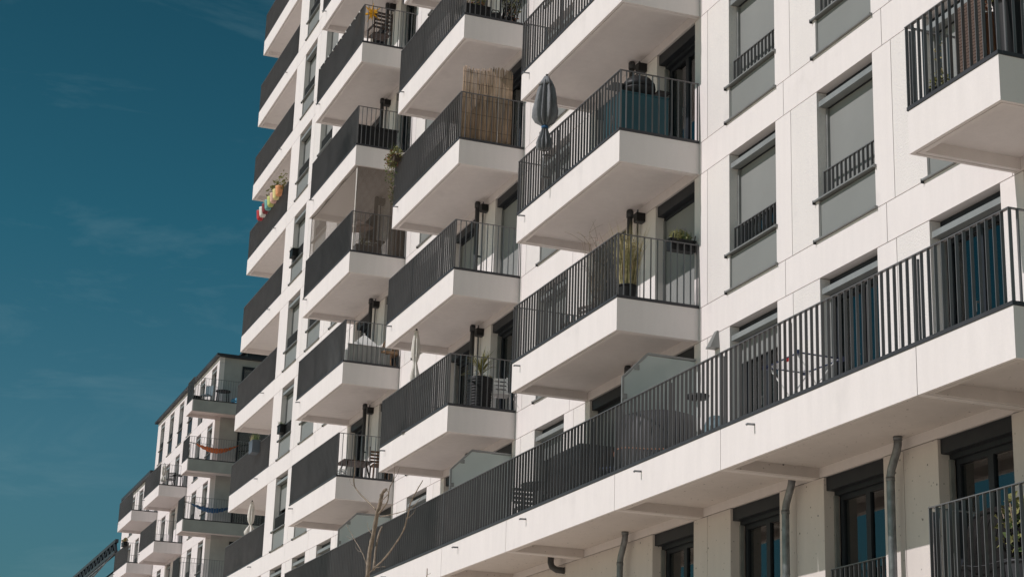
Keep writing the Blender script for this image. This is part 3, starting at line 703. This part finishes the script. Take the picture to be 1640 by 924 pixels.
# ---- B column
trough('black planter trough with yellow green plants in the top middle balcony', (-8.72, -1.13, 5.8), .2, .58, .36, MT['black'], lambda m: (m.leaves((0, 0, .55), (.14, .28, .24), 170, .075, MT['leafy']), m.leaves((0, 0, .62), (.14, .28, .3), 60, .07, MT['terra'])))
t = thing('fabric_bag', 'shiny black rounded bag standing between trough and trellis', 'bag', (-8.72, -.68, 5.8))
part(t, 'body', lambda m: m.lathe([(.13, .003), (.17, .06), (.17, .18), (.10, .27), (0, .29)], MT['black'], 20))
part(t, 'handle', lambda m: m.tube([(0, -.1, .26), (0, -.07, .36), (0, .07, .36), (0, .1, .26)], .012, MT['black'], 6))
def trel(m):
    for i in range(-3, 5):
        for s in (-1, 1):
            y0 = -.27+.09*i; pts = [(0, max(-.27, min(.27, y0)), .02), (0, max(-.27, min(.27, y0+s*.5)), 1.0)]
            m.bar(pts[0], pts[1], .012, .02, MT['black'])
    for y in (-.28, .28): m.bar((0, y, .003), (0, y, 1.02), .02, .02, MT['black'])
t = thing('plant_trellis', 'black diamond trellis with a climbing plant against the end railing', 'trellis', (-8.62, -.33, 5.8)); part(t, 'lattice', trel)
part(t, 'plant', lambda m: (m.leaves((-.05, 0, .62), (.06, .24, .4), 190, .075, MT['leafy']), m.leaves((-.05, .02, .3), (.06, .22, .25), 50, .07, MT['terra'])))
part(t, 'pot', lambda m: m.lathe([(.12, .003), (.15, .25), (.13, .25), (0, .2)], MT['black'], 16, c=(-.17, .02, 0)))
# reed mat
def reed(m):
    rr = random.Random(9); y = -.57
    while y < .57:
        h = 1.70+.06*math.sin(y*5)+rr.uniform(-.05, .04)-.09*(y+.57)*0; r = rr.uniform(.006, .010); b = rr.uniform(-.006, .006)
        m.tube([(b, y, .01), (b+rr.uniform(-.008, .008), y+rr.uniform(-.004, .004), h*.5), (b+rr.uniform(-.012, .012), y+rr.uniform(-.008, .008), h)], [r, r*.95, r*.8], MT['reed'], 5); y += .0135
t = thing('reed_screen', 'tall brown reed mat fixed inside the balcony end railing', 'reed screen', (-8.545, -.85, 2.95)); part(t, 'stalks', reed)
part(t, 'binding_wire', lambda m: [m.bar((.013, -.57, z), (.013, .57, z), .003, .006, MT['dwood']) for z in (.25, .6, .95, 1.3, 1.55)])
def vine(m, L=.9, n=7, rad=.1, mats=('leafy', 'leaf'), rr=random.Random(11), wid=.18):
    for i in range(n):
        q = Vector((rr.uniform(-wid, wid), rr.uniform(-.05, .02), .12)); p = [tuple(q)]; l = L*rr.uniform(.4, 1)
        for s in range(6):
            q = q+Vector((rr.uniform(-.06, .05), rr.uniform(-.05, .02), -l/6 if s > 0 else .05)); p.append(tuple(q)); m.leaves(q, (.05, .05, .05), 4, .06, MT[mats[i % 2]], rnd=rr)
        m.tube(p, .003, MT['twig'], 4)
trough('bushy box of reddish green trailing plants hung on the left end of the railing', (-12.93, -1.59, 3.86), .50, .15, .14, MT['dwood'],
       lambda m: (m.leaves((0, 0, .18), (.36, .17, .22), 260, .075, MT['leafy']), m.leaves((-.1, 0, .16), (.3, .16, .2), 150, .065, MT['terra']), vine(m, .75, 8), m.blades((0, 0, .15), .12, 24, .42, .003, MT['leaf'], .5),
                  m.bar((-.2, .02, .02), (-.2, .12, .16), .02, .01, MT['black']), m.bar((.2, .02, .02), (.2, .12, .16), .02, .01, MT['black'])), name='flower_box')
t = thing('hanging_plant', 'narrow yellowish trailing plant hanging at the balcony corner below the flower box', 'plant', (-13.30, -1.40, 3.35))
part(t, 'foliage', lambda m: (m.leaves((0, 0, .2), (.05, .07, .35), 120, .06, MT['leafy']), vine(m, .7, 4, rr=random.Random(4), wid=.05)))
part(t, 'basket', lambda m: m.lathe([(.04, -.05), (.09, .06), (.09, .09), (0, .08)], MT['dwood'], 14))
def yucca(m):
    rr = random.Random(6)
    m.tube([(0, 0, .6), (.02, 0, .85)], .03, MT['bark'], 8)
    for i in range(60):
        a = rr.uniform(0, 2*PI); e = rr.uniform(.1, 1.35); L = rr.uniform(.35, .62); b = Vector((.02, 0, rr.uniform(.78, .95)))
        d = Vector((math.cos(a)*math.cos(e), math.sin(a)*math.cos(e), math.sin(e))); sd = d.cross(Vector((0, 0, 1))).normalized()*.012
        e1 = b+d*L*.55; e2 = b+d*L+Vector((0, 0, -.12*math.cos(e)*L*2)); m.quad([b-sd, b+sd, e1+sd, e1-sd], MT['leafy']); m.quad([e1-sd, e1+sd, e2], MT['leafy'])
pot('spiky palm in a large black ribbed tub behind the end railing', (-8.82, -.68, -2.9), .27, .72, MT['black'], yucca, 'potted_palm', ribs=60)
chair('white folding chair beside the black ribbed tub', (-8.85, -.24, -2.9), 1.4, MT['white'], h=.88)
# ---- C column
t = thing('star_lantern', 'yellow paper star lantern hanging above the wooden chair', 'lantern', (-17.12, -1.22, 9.65))
def star(m):
    rr = random.Random(2)
    for i in range(14):
        a = 2.399*i; z = 1-2*(i+.5)/14; r = math.sqrt(1-z*z); d = Vector((r*math.cos(a), r*math.sin(a), z)); u = d.orthogonal().normalized(); v = d.cross(u); k = len(m.v)
        m.v += [tuple(u*.05), tuple(v*.05), tuple(-u*.05), tuple(-v*.05), tuple(d*.29)]
        for j in range(4): m.face((k+j, k+(j+1) % 4, k+4), MT['yellow'])
    m.lathe([(0, -.09), (.08, -.04), (.08, .04), (0, .09)], MT['yellow'], 10)
part(t, 'star', star); part(t, 'cord', lambda m: m.tube([(0, 0, .25), (0, 0, 1.53)], .005, MT['twig'], 5))
t = thing('wooden_chair', 'dark wooden slatted chair seen through the end railing under the star lantern', 'chair', (-17.35, -.92, 8.7), PI/2+.1)
part(t, 'backrest', lambda m: [m.box(-.24, .24, -.24, -.215, z, z+.055, MT['dwood']) for z in (.55, .66, .77, .88, .97)])
part(t, 'seat', lambda m: [m.box(-.24, .24, -.2+.07*i, -.145+.07*i, .42, .445, MT['dwood']) for i in range(6)])
for sx in (-.25, .25):
    part(t, 'leg', lambda m: m.bar((sx, -.235, .003), (sx, -.235, 1.04), .03, .03, MT['dwood'])); part(t, 'leg', lambda m: m.bar((sx, .2, .003), (sx, .2, .62), .03, .03, MT['dwood']))
    part(t, 'armrest', lambda m: m.box(sx-.03, sx+.03, -.215, .24, .621, .645, MT['dwood']))
t = thing('string_lights', 'row of small pale lamps strung along the top rail beside the star lantern', 'string lights', (-21.6, -1.50, 9.78))
part(t, 'cable', lambda m: m.tube([(4.55*i/40, -.0, -.02-.04*abs(math.sin(i*PI/4))) for i in range(41)], .005, MT['black'], 5))
for i in range(10): part(t, 'bulb', lambda m: m.lathe([(0, -.035), (.022, -.015), (.018, .015), (0, .03)], MT['white'], 8, c=(.25+.45*i, -.012, -.07)))
chest('big black lidded box filling half of the balcony behind the end railing', (-17.75, -.80, 5.8), .8, 1.06, .74, MT['black'])
# cat net
t = thing('cat_net', 'brown mesh safety net closing the balcony opening from rail to ceiling', 'net', (-19.3, -.7, 2.9))
NX0, NX1, NY0, NY1 = -2.28, 2.27, -.70, .69
def netf(m):
    m.grid(lambda u, v: (NX0+(NX1-NX0)*u, NY0+.05*math.sin(v*PI)*math.sin(u*7), 1.08+(2.36-.05*abs(math.sin(u*9))*v-1.08)*v), 24, 6, MT['net'], True, (150, 42))
    m.grid(lambda u, v: (NX1, NY0+(NY1-NY0)*u, .06+(2.36-.06)*v), 10, 6, MT['net'], True, (46, 76))
part(t, 'mesh', netf)
part(t, 'pole', lambda m: m.tube([(NX1-.01, NY0+.01, .01), (NX1-.01, NY0+.01, 2.34)], .014, MT['cream'], 8))
part(t, 'edge_rope', lambda m: (m.tube([(NX0+(NX1-NX0)*i/24, NY0, 2.35-.05*abs(math.sin(i/24*9))) for i in range(25)], .008, MT['dwood'], 5), m.tube([(NX0, NY0, 1.09), (NX0, NY0, 2.34)], .01, MT['black'], 6)))
trough('low grey planter with small flowers and white cups behind the net', (-17.3, -.95, 2.9), .28, .62, .30, MT['grey_cloth'], lambda m: (m.leaves((0, 0, .38), (.12, .28, .12), 80, .06, MT['leafy']), m.leaves((0, .1, .40), (.1, .2, .08), 30, .05, MT['white'])))
t = thing('small_parasol', 'small beige open parasol tilted over a dark table behind the net', 'parasol', (-17.7, -.90, 2.9)); t.rotation_euler = (.18, .05, 0)
part(t, 'canopy', lambda m: m.lathe([(.36, .88), (.24, .98), (.09, 1.08), (0, 1.12)], simple('beige_cloth', (.52, .40, .34), .9), 16))
part(t, 'pole', lambda m: m.tube([(0, 0, .02), (0, 0, 1.1)], .015, MT['white'], 8))
table('small dark table crowded with pots behind the net', (-18.2, -.6, 2.9), .7, .6, .70, MT['black'])
def scr(m): m.grid(lambda u, v: (.022*math.cos(u*2*PI*8.5), -.58+1.16*u, .055+.45*v), 96, 2, MT['screen'])
t = thing('fabric_screen', 'pleated grey cloth privacy screen tied along the lower end railing', 'screen', (-17.05, -.78, 0)); part(t, 'cloth', scr)
part(t, 'hem', lambda m: m.bar((0, -.58, .51), (0, .58, .51), .05, .012, MT['screen']))
t = thing('play_tent', 'white cloth tent peak showing above the grey screen', 'tent', (-17.75, -.78, 0))
def tent(m):
    a = [(-.6, -.58), (.5, -.58), (.5, .58), (-.6, .58)]; k = len(m.v); m.v += [(x, y, .003) for x, y in a]+[(x, y, .40) for x, y in a]+[(.1, .0, .97)]
    for j in range(4): m.face((k+j, k+(j+1) % 4, k+4+(j+1) % 4, k+4+j), MT['white']); m.face((k+4+j, k+4+(j+1) % 4, k+8), MT['white'])
part(t, 'cloth', tent); part(t, 'peak_cap', lambda m: m.lathe([(.025, .96), (.03, .98), (0, 1.0)], MT['white'], 8, c=(.1, 0, 0)))
t = thing('rattan_chair', 'light brown rattan chair with rounded back next to the white tent', 'chair', (-17.22, -.26, 0), .9)
def rback(m):
    for i in range(13):
        f = (i-6)/6; h = .92*math.sqrt(max(.02, 1-f*f*.75)); m.tube([(.26*f, .16-.08*f*f, .42), (.28*f, .22-.08*f*f, .42+(h-.42)*.6), (.24*f, .26-.06*f*f, h)], .011, MT['rattan'], 5)
    m.tube([(.28*math.cos(PI*i/14), .24, .44+.48*math.sin(PI*i/14)) for i in range(15)], .018, MT['rattan'], 6)
part(t, 'backrest', rback); part(t, 'seat', lambda m: m.lathe([(.24, .36), (.28, .40), (.26, .43), (0, .43)], MT['rattan'], 20))
for a in range(4): part(t, 'leg', lambda m: m.bar((.18*math.cos(a*PI/2+.8), .18*math.sin(a*PI/2+.8), .37), (.25*math.cos(a*PI/2+.8), .25*math.sin(a*PI/2+.8), .003), .025, .025, MT['rattan']))
table('low dark wooden slatted table behind the lowest left end railing', (-17.55, -.88, -2.9), .8, .75, .50, MT['dwood'])
chair('brown wooden folding chair tilted against the wall beside the low table', (-17.25, -.30, -2.9), 1.5, MT['wood'], h=.95)
t = thing('plastic_crate', 'small white openwork crate on the floor by the low table', 'crate', (-17.2, -1.28, -2.9))
part(t, 'sides', lambda m: [m.box(-.14, .14, y, y+.01, .02+.055*i, .05+.055*i, MT['white']) for y in (-.1, .1) for i in range(4)]+[m.box(x, x+.01, -.09, .1, .02+.055*i, .05+.055*i, MT['white']) for x in (-.14, .13) for i in range(4)])
part(t, 'base', lambda m: m.box(-.14, .14, -.1, .11, .003, .018, MT['white']))
# ---- far loggias: row of coloured pots
names = ['dark red', 'ivory white', 'maroon', 'pale aqua', 'lime green', 'dusty pink', 'lemon yellow', 'apricot orange']
where = ['lowest of the row at its left end', 'second from the left end', 'between the ivory and the aqua pot', 'between the maroon and the lime pot', 'between the aqua and the pink pot', 'between the lime and the lemon pot', 'second from the right end', 'last of the row at its right end']
for i in range(8):
    x = -34.75+i*.40
    t = thing('hanging_pot', '%s pot on the far loggia railing, %s' % (names[i], where[i]), 'plant pot', (x, -.13, 9.52), 0, 'coloured pots hung in a row on the far loggia railing')
    part(t, 'pot', lambda m: m.lathe([(.085, 0), (.11, .06), (.135, .31), (.14, .34), (.12, .34), (.115, .29), (0, .29)], MT['pots'][i], 20))
    part(t, 'hook', lambda m: m.tube([(0, .15, .30), (0, .17, .34), (0, .19, .30)], .008, MT['black'], 6))
    part(t, 'plant', lambda m: (m.leaves((0, .10, .55 if i in (3, 4, 6, 7) else .42), (.22, .16, .40 if i in (3, 4, 6, 7) else .10), 60 if i in (3, 4, 6, 7) else 12, .12, MT['leafy'])))
trough('blue grey planter with dry grasses hung outside the loggia railing', (-32.75, -.15, .72), .50, .26, .42, simple('blue_grey_pot', (.10, .12, .145)), lambda m: (m.blades((-.1, 0, .4), .14, 70, .3, .006, MT['dry'], .4), m.blades((.12, 0, .4), .12, 60, .28, .006, MT['leaf'], .4), m.bar((-.12, .1, .38), (-.12, .18, .42), .02, .02, MT['black']), m.bar((.12, .1, .38), (.12, .18, .42), .02, .02, MT['black'])), name='railing_planter')
for z, lab in ((2*S+.72, 'small black planter hung on the French window railing, upper of the pair'), (.72, 'small black planter hung on the French window railing, lower of the pair')):
    trough(lab, (-29.25, -.09, z), .38, .18, .27, MT['black'], lambda m: (m.blades((0, 0, .28), .12, 30, .12, .006, MT['leaf'], .5), m.bar((-.12, .09, .25), (-.12, .17, .29), .02, .02, MT['black']), m.bar((.12, .09, .25), (.12, .17, .29), .02, .02, MT['black'])), name='railing_planter', group='black planters on the French window railings')
# ---- second building
table('round dark garden table on the top corner balcony of the far block', (-60.3, 4.05, 8.63), .75, .75, .72, MT['black'], round_=True)
chair('grey blue garden chair on the top corner balcony of the far block', (-60.35, 3.25, 8.63), .8, simple('grey_blue', (.10, .15, .18)), h=.95, slat=False)
t = thing('paddling_pool', 'bright blue rolled plastic pool on the top corner balcony of the far block', 'pool', (-60.2, 4.85, 8.63))
part(t, 'ring', lambda m: [m.lathe([(.32+.09*math.cos(2*PI*i/12), .1+h+.09*math.sin(2*PI*i/12)) for i in range(13)], MT['sky_blue'], 24) for h in (0, .18)]); part(t, 'base', lambda m: m.lathe([(.3, .01), (.3, .03), (0, .03)], MT['sky_blue'], 20))
chest('low black box by the left railing of the top corner balcony', (-60.3, 2.80, 8.63), .5, .34, .30, MT['black'])
def hammock(label, z, mat, y0, y1, h0, h1, sag, ym):
    t = thing('hammock', label, 'hammock', (-60.15, (y0+y1)/2, z)); yc = (y0+y1)/2; ya, yb = y0+.35-yc, y0+.35+ym-yc
    def cl(m):
        def fn(u, v):
            y = ya+(yb-ya)*u; w_ = .06+.34*math.sin(PI*min(1, max(0, u)))**.7; base = h0+(h1-h0)*((y-ya)/(y1-y0)); zz = base-sag*math.sin(PI*u)
            return ((v-.5)*2*w_, y, zz+.16*(2*v-1)**2*math.sin(PI*u)+.015*math.sin(u*60))
        m.grid(fn, 40, 10, mat)
    part(t, 'cloth', cl)
    part(t, 'rope', lambda m: m.tube([(0, y0-yc, h0+.08), (0, ya, h0)], .015, MT['black'], 6))
    part(t, 'rope', lambda m: m.tube([(0, yb, h0+(h1-h0)*((yb-ya)/(y1-y0))), (0, y1-yc, h1+.12)], .02, MT['black'], 6))
hammock('orange hammock slung across the middle corner balcony of the far block', FZ+S, MT['orange'], 2.55, 6.3, .85, 1.1, .42, 2.1)
hammock('blue hammock slung across the lower corner balcony of the far block', FZ, MT['blue'], 2.55, 6.3, .85, 1.05, .40, 2.2)
chair('dark garden chair on the upper front balcony of the far block', (-67.75, 3.1, FZ+S), 1.0, MT['black'])
table('small dark garden table on the upper front balcony of the far block', (-67.7, 3.5, FZ+S), .6, .5, .70, MT['black'])
closed_parasol('short closed pale parasol at the corner of the upper front balcony on the far block', (-67.5, 2.72, FZ+S), .25, .55, 1.15, .14, MT['cream'], None, True, 8, 0, 0, .16, 9)
trough('dark box of yellowish flowers on the lowest far left balcony railing', (-76.35, 2.36, FZ+.98), .8, .22, .22, MT['black'], lambda m: (m.leaves((0, 0, .28), (.4, .15, .18), 130, .1, MT['leafy']), m.leaves((0, 0, .3), (.35, .12, .15), 50, .09, MT['terra']), m.box(-.2, .2, .08, .12, .1, .15, MT['black'])), name='flower_box')
# ---- near corner balconies on the right
t = thing('rattan_screen', 'brown woven rattan privacy panel at the corner of the upper right balcony', 'screen', (9.72, -1.38, -2.9))
def rs_(m):
    for i in range(46): m.box(-.26, .30, -.006+.004*(i % 2), .006+.004*(i % 2), .05+i*.0195, .05+i*.0195+.016, MT['brattan'])
part(t, 'weave', rs_); part(t, 'frame', lambda m: [m.bar((x, .016, .01), (x, .016, .96), .012, .012, MT['dwood']) for x in (-.26, .02, .3)])
pot('yellowish shrub in a tall black planter at the upper right balcony corner', (10.12, -1.12, -2.9), .17, .80, MT['black'], lambda m: (m.leaves((0, 0, .95), (.2, .2, .2), 150, .07, MT['leafy']), m.leaves((0, 0, .9), (.2, .2, .15), 60, .06, MT['terra'])), 'potted_shrub', pn='foliage')
pot('small leafy plant with dry vine in the left corner of the upper right balcony', (8.80, -1.18, -2.9), .12, .22, MT['black'], lambda m: (m.leaves((0, 0, .32), (.14, .14, .13), 90, .06, MT['leafy']), m.leaves((-.05, .05, .6), (.05, .06, .35), 60, .04, MT['dry']), m.tube([(0, 0, .2), (-.05, .04, .6), (-.04, .05, .95)], .005, MT['twig'], 5)), 'potted_plant', pn='foliage')
pot('small red leaved plant beside the rattan panel on the upper right balcony', (9.86, -1.18, -2.9), .10, .72, MT['terra'], lambda m: m.leaves((0, 0, .90), (.16, .14, .14), 120, .06, MT['terra']), 'potted_plant', pn='foliage')
t = thing('covered_furniture', 'crumpled black tarpaulin over furniture on the lower right balcony', 'furniture', (9.08, -.62, -8.7))
def tarp(m):
    from mathutils import noise
    def fn(u, v):
        a = 2*PI*u; r = .68*(1-.10*v)*math.sqrt(max(0, 1-v**7)); n = noise.noise(Vector((math.cos(a)*1.6, math.sin(a)*1.6, v*2.4)))
        n2 = noise.noise(Vector((math.cos(a)*5, math.sin(a)*5, v*4)))
        return (r*math.cos(a)*(1+.16*n+.05*n2), .80*r*math.sin(a)*(1+.16*n+.05*n2), .004+1.03*v+.05*n*v)
    m.grid(fn, 72, 30, MT['dark_cloth'])
part(t, 'tarpaulin', tarp); part(t, 'cord', lambda m: m.tube([(.70*math.cos(2*PI*i/30), .58*math.sin(2*PI*i/30), .35+.03*math.sin(i)) for i in range(31)], .006, MT['flash'], 5, False))
pot('broad leaved yellow green shrub in a pot on the lower right balcony', (9.58, -.93, -8.7), .17, .32, MT['flash'], lambda m: (m.leaves((0, 0, .72), (.24, .22, .36), 120, .10, MT['leafy']), m.leaves((.0, 0, .62), (.2, .2, .3), 60, .10, MT['leaf']), [m.tube([(0, 0, .3), (.1*math.cos(a), .1*math.sin(a), .6), (.18*math.cos(a), .18*math.sin(a), .95)], .008, MT['twig'], 5) for a in (0, 1.3, 2.6, 3.9, 5.2)]), 'potted_shrub', pn='foliage')

# ================================================================= BARE TREE in front
t = thing('bare_tree', 'young leafless tree with a cut off top in front of the long terrace', 'tree', (-4.6, -4.0, GZ))
TY = -4.0
def tp(u, v, dy=0.0): return at_y(u, v, TY+dy)-Vector((-4.6, -4.0, GZ))
rt = random.Random(21)
def limb(m, pts, r0, r1, dy=0.0, n=8, knots=True):
    r0 *= .60; r1 *= .66
    ps = [tp(u, v, dy*i/max(1, len(pts)-1)) for i, (u, v) in enumerate(pts)]; q = []
    for i in range(len(ps)-1):
        for j in range(5):
            f = j/5; p0 = ps[max(0, i-1)]; p1 = ps[i]; p2 = ps[i+1]; p3 = ps[min(len(ps)-1, i+2)]
            q.append(.5*((2*p1)+(p2-p0)*f+(2*p0-5*p1+4*p2-p3)*f*f+(3*p1-p0-3*p2+p3)*f**3)+Vector((rt.uniform(-.006, .006), 0, rt.uniform(-.006, .006))))
    q.append(ps[-1]); k = len(q)
    m.tube(q, [(r0+(r1-r0)*i/(k-1))*rt.uniform(.9, 1.14) for i in range(k)], MT['bark'], n)
    if knots:
        for i in range(2, k-1, 3): 
            a = rt.uniform(0, 6.3); d = Vector((math.cos(a), math.sin(a)*.4, .7)); m.tube([q[i], q[i]+d*(r0*.9+.012)], [r0*.35+.002, .003], MT['bark'], 5)
def trunk(m):
    b = tp(588.5, 924); m.tube([Vector((.15, .0, -.1)), Vector((.10, 0, 2.0)), Vector((b.x*.8, 0, 4.2)), b], [.075, .062, .05, .041], MT['bark'], 12)
    limb(m, [(588.5, 924), (592, 884), (598, 855), (603.5, 826), (609, 804), (611.5, 792)], .062, .052, 0, 12)
    limb(m, [(611, 794), (614, 787), (618.8, 783)], .05, .036, 0, 10, False); limb(m, [(609, 803), (616, 797), (622, 790), (620, 785)], .016, .008)
part(t, 'trunk', trunk)
for pts, r0, r1, dy in (([(602.5, 816), (574, 787), (566.7, 772.7), (568.6, 748.5), (567.9, 729)], .026, .007, -.3), ([(606, 822), (620, 804), (623.6, 782), (629.7, 767.9), (632.6, 741)], .026, .006, .25),
        ([(600, 908), (620, 889), (644.2, 852.7), (652.7, 826), (658.8, 801.8), (677, 769)], .026, .010, -.4), ([(598, 912), (601.8, 879), (606.7, 855), (612, 843)], .036, .022, .2),
        ([(589.7, 912), (581, 886.6), (566.7, 862), (555.8, 840.6)], .018, .006, -.25), ([(609, 827), (637, 821), (658.8, 812.7), (674.5, 795.7)], .014, .006, .35),
        ([(590, 918), (602, 909), (617.6, 907)], .012, .006, .2), ([(589, 975), (640, 962), (676, 945), (683, 926), (684, 910)], .018, .009, -.5), ([(683, 920), (690, 917)], .006, .004, 0), ([(652, 830), (662, 822), (666, 812)], .007, .004, .1), ([(580, 884), (572, 880), (569, 873)], .006, .003, .1), ([(570, 780), (562, 774), (560, 766)], .007, .004, .1), ([(628, 770), (636, 760), (640, 748)], .007, .004, .1), ([(566, 862), (560, 862), (556, 858)], .005, .003, 0), ([(598, 858), (590, 846), (588, 836)], .009, .004, .1)):
    part(t, 'branch', lambda m: limb(m, pts, r0, r1, dy))
#==OBJ-END==

# ================================================================= LIGHT
EL = 41.2; AZ = -2.5
sun = bpy.data.lights.new('sun', 'SUN'); sun.energy = 3.1; sun.angle = math.radians(.5); sun.color = (1.0, .925, .925)
so = bpy.data.objects.new('sun', sun); COL.objects.link(so)
d = Vector((-math.sin(math.radians(AZ))*math.cos(math.radians(EL)), math.cos(math.radians(AZ))*math.cos(math.radians(EL)), -math.sin(math.radians(EL))))
so.rotation_euler = d.to_track_quat('-Z', 'Y').to_euler(); so.location = (0, -40, 60)
w = bpy.data.worlds.new('World'); SC.world = w; w.use_nodes = True; nt = w.node_tree; L = nt.links.new
bg = nt.nodes['Background']; sky = N(nt, 'ShaderNodeTexSky', sky_type='NISHITA'); sky.sun_disc = False
sky.sun_elevation = math.radians(EL); sky.sun_rotation = math.radians(180-AZ); sky.air_density = 1.0; sky.dust_density = .6; sky.ozone_density = 1.5
tint = N(nt, 'ShaderNodeMix', data_type='RGBA', blend_type='MULTIPLY'); tint.inputs[0].default_value = 1; 
g_ = N(nt, 'ShaderNodeNewGeometry') if False else N(nt, 'ShaderNodeTexCoord'); sz = N(nt, 'ShaderNodeSeparateXYZ'); L(g_.outputs['Generated'], sz.inputs[0])
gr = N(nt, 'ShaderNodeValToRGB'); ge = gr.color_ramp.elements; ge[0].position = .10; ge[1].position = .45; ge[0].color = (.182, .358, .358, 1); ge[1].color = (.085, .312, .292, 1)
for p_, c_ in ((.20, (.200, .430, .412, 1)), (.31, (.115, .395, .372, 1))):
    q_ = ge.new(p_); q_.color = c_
e3 = ge.new(0.0); e3.color = (1.8, 1.95, 1.7, 1)  # bright horizon band added below the frame to light the balcony end faces
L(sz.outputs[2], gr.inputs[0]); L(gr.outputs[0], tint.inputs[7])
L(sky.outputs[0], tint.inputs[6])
tc = N(nt, 'ShaderNodeTexCoord'); mp = N(nt, 'ShaderNodeMapping'); mp.inputs['Scale'].default_value = (3.0, 3.0, 13.0); mp.inputs['Rotation'].default_value = (.12, -.10, .3)
L(tc.outputs['Generated'], mp.inputs[0])
no = N(nt, 'ShaderNodeTexNoise'); no.inputs['Scale'].default_value = 2.2; no.inputs['Detail'].default_value = 9; no.inputs['Roughness'].default_value = .62; no.inputs['Distortion'].default_value = .6
L(mp.outputs[0], no.inputs['Vector'])
rp = N(nt, 'ShaderNodeValToRGB'); e = rp.color_ramp.elements; e[0].position = .51; e[1].position = .86; e[0].color = (0, 0, 0, 1); e[1].color = (.30, .30, .30, 1)
L(no.outputs['Fac'], rp.inputs[0])
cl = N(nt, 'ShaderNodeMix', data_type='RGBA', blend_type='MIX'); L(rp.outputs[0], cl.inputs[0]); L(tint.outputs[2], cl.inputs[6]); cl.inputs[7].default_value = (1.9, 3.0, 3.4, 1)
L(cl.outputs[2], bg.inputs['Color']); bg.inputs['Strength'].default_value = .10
SC.view_settings.view_transform = 'Standard'; SC.view_settings.look = 'None'; SC.view_settings.exposure = 0.09; SC.view_settings.gamma = 1.0
SC.view_settings.use_curve_mapping = False
SC.cycles.max_bounces = 10; SC.cycles.diffuse_bounces = 5; SC.cycles.transparent_max_bounces = 24
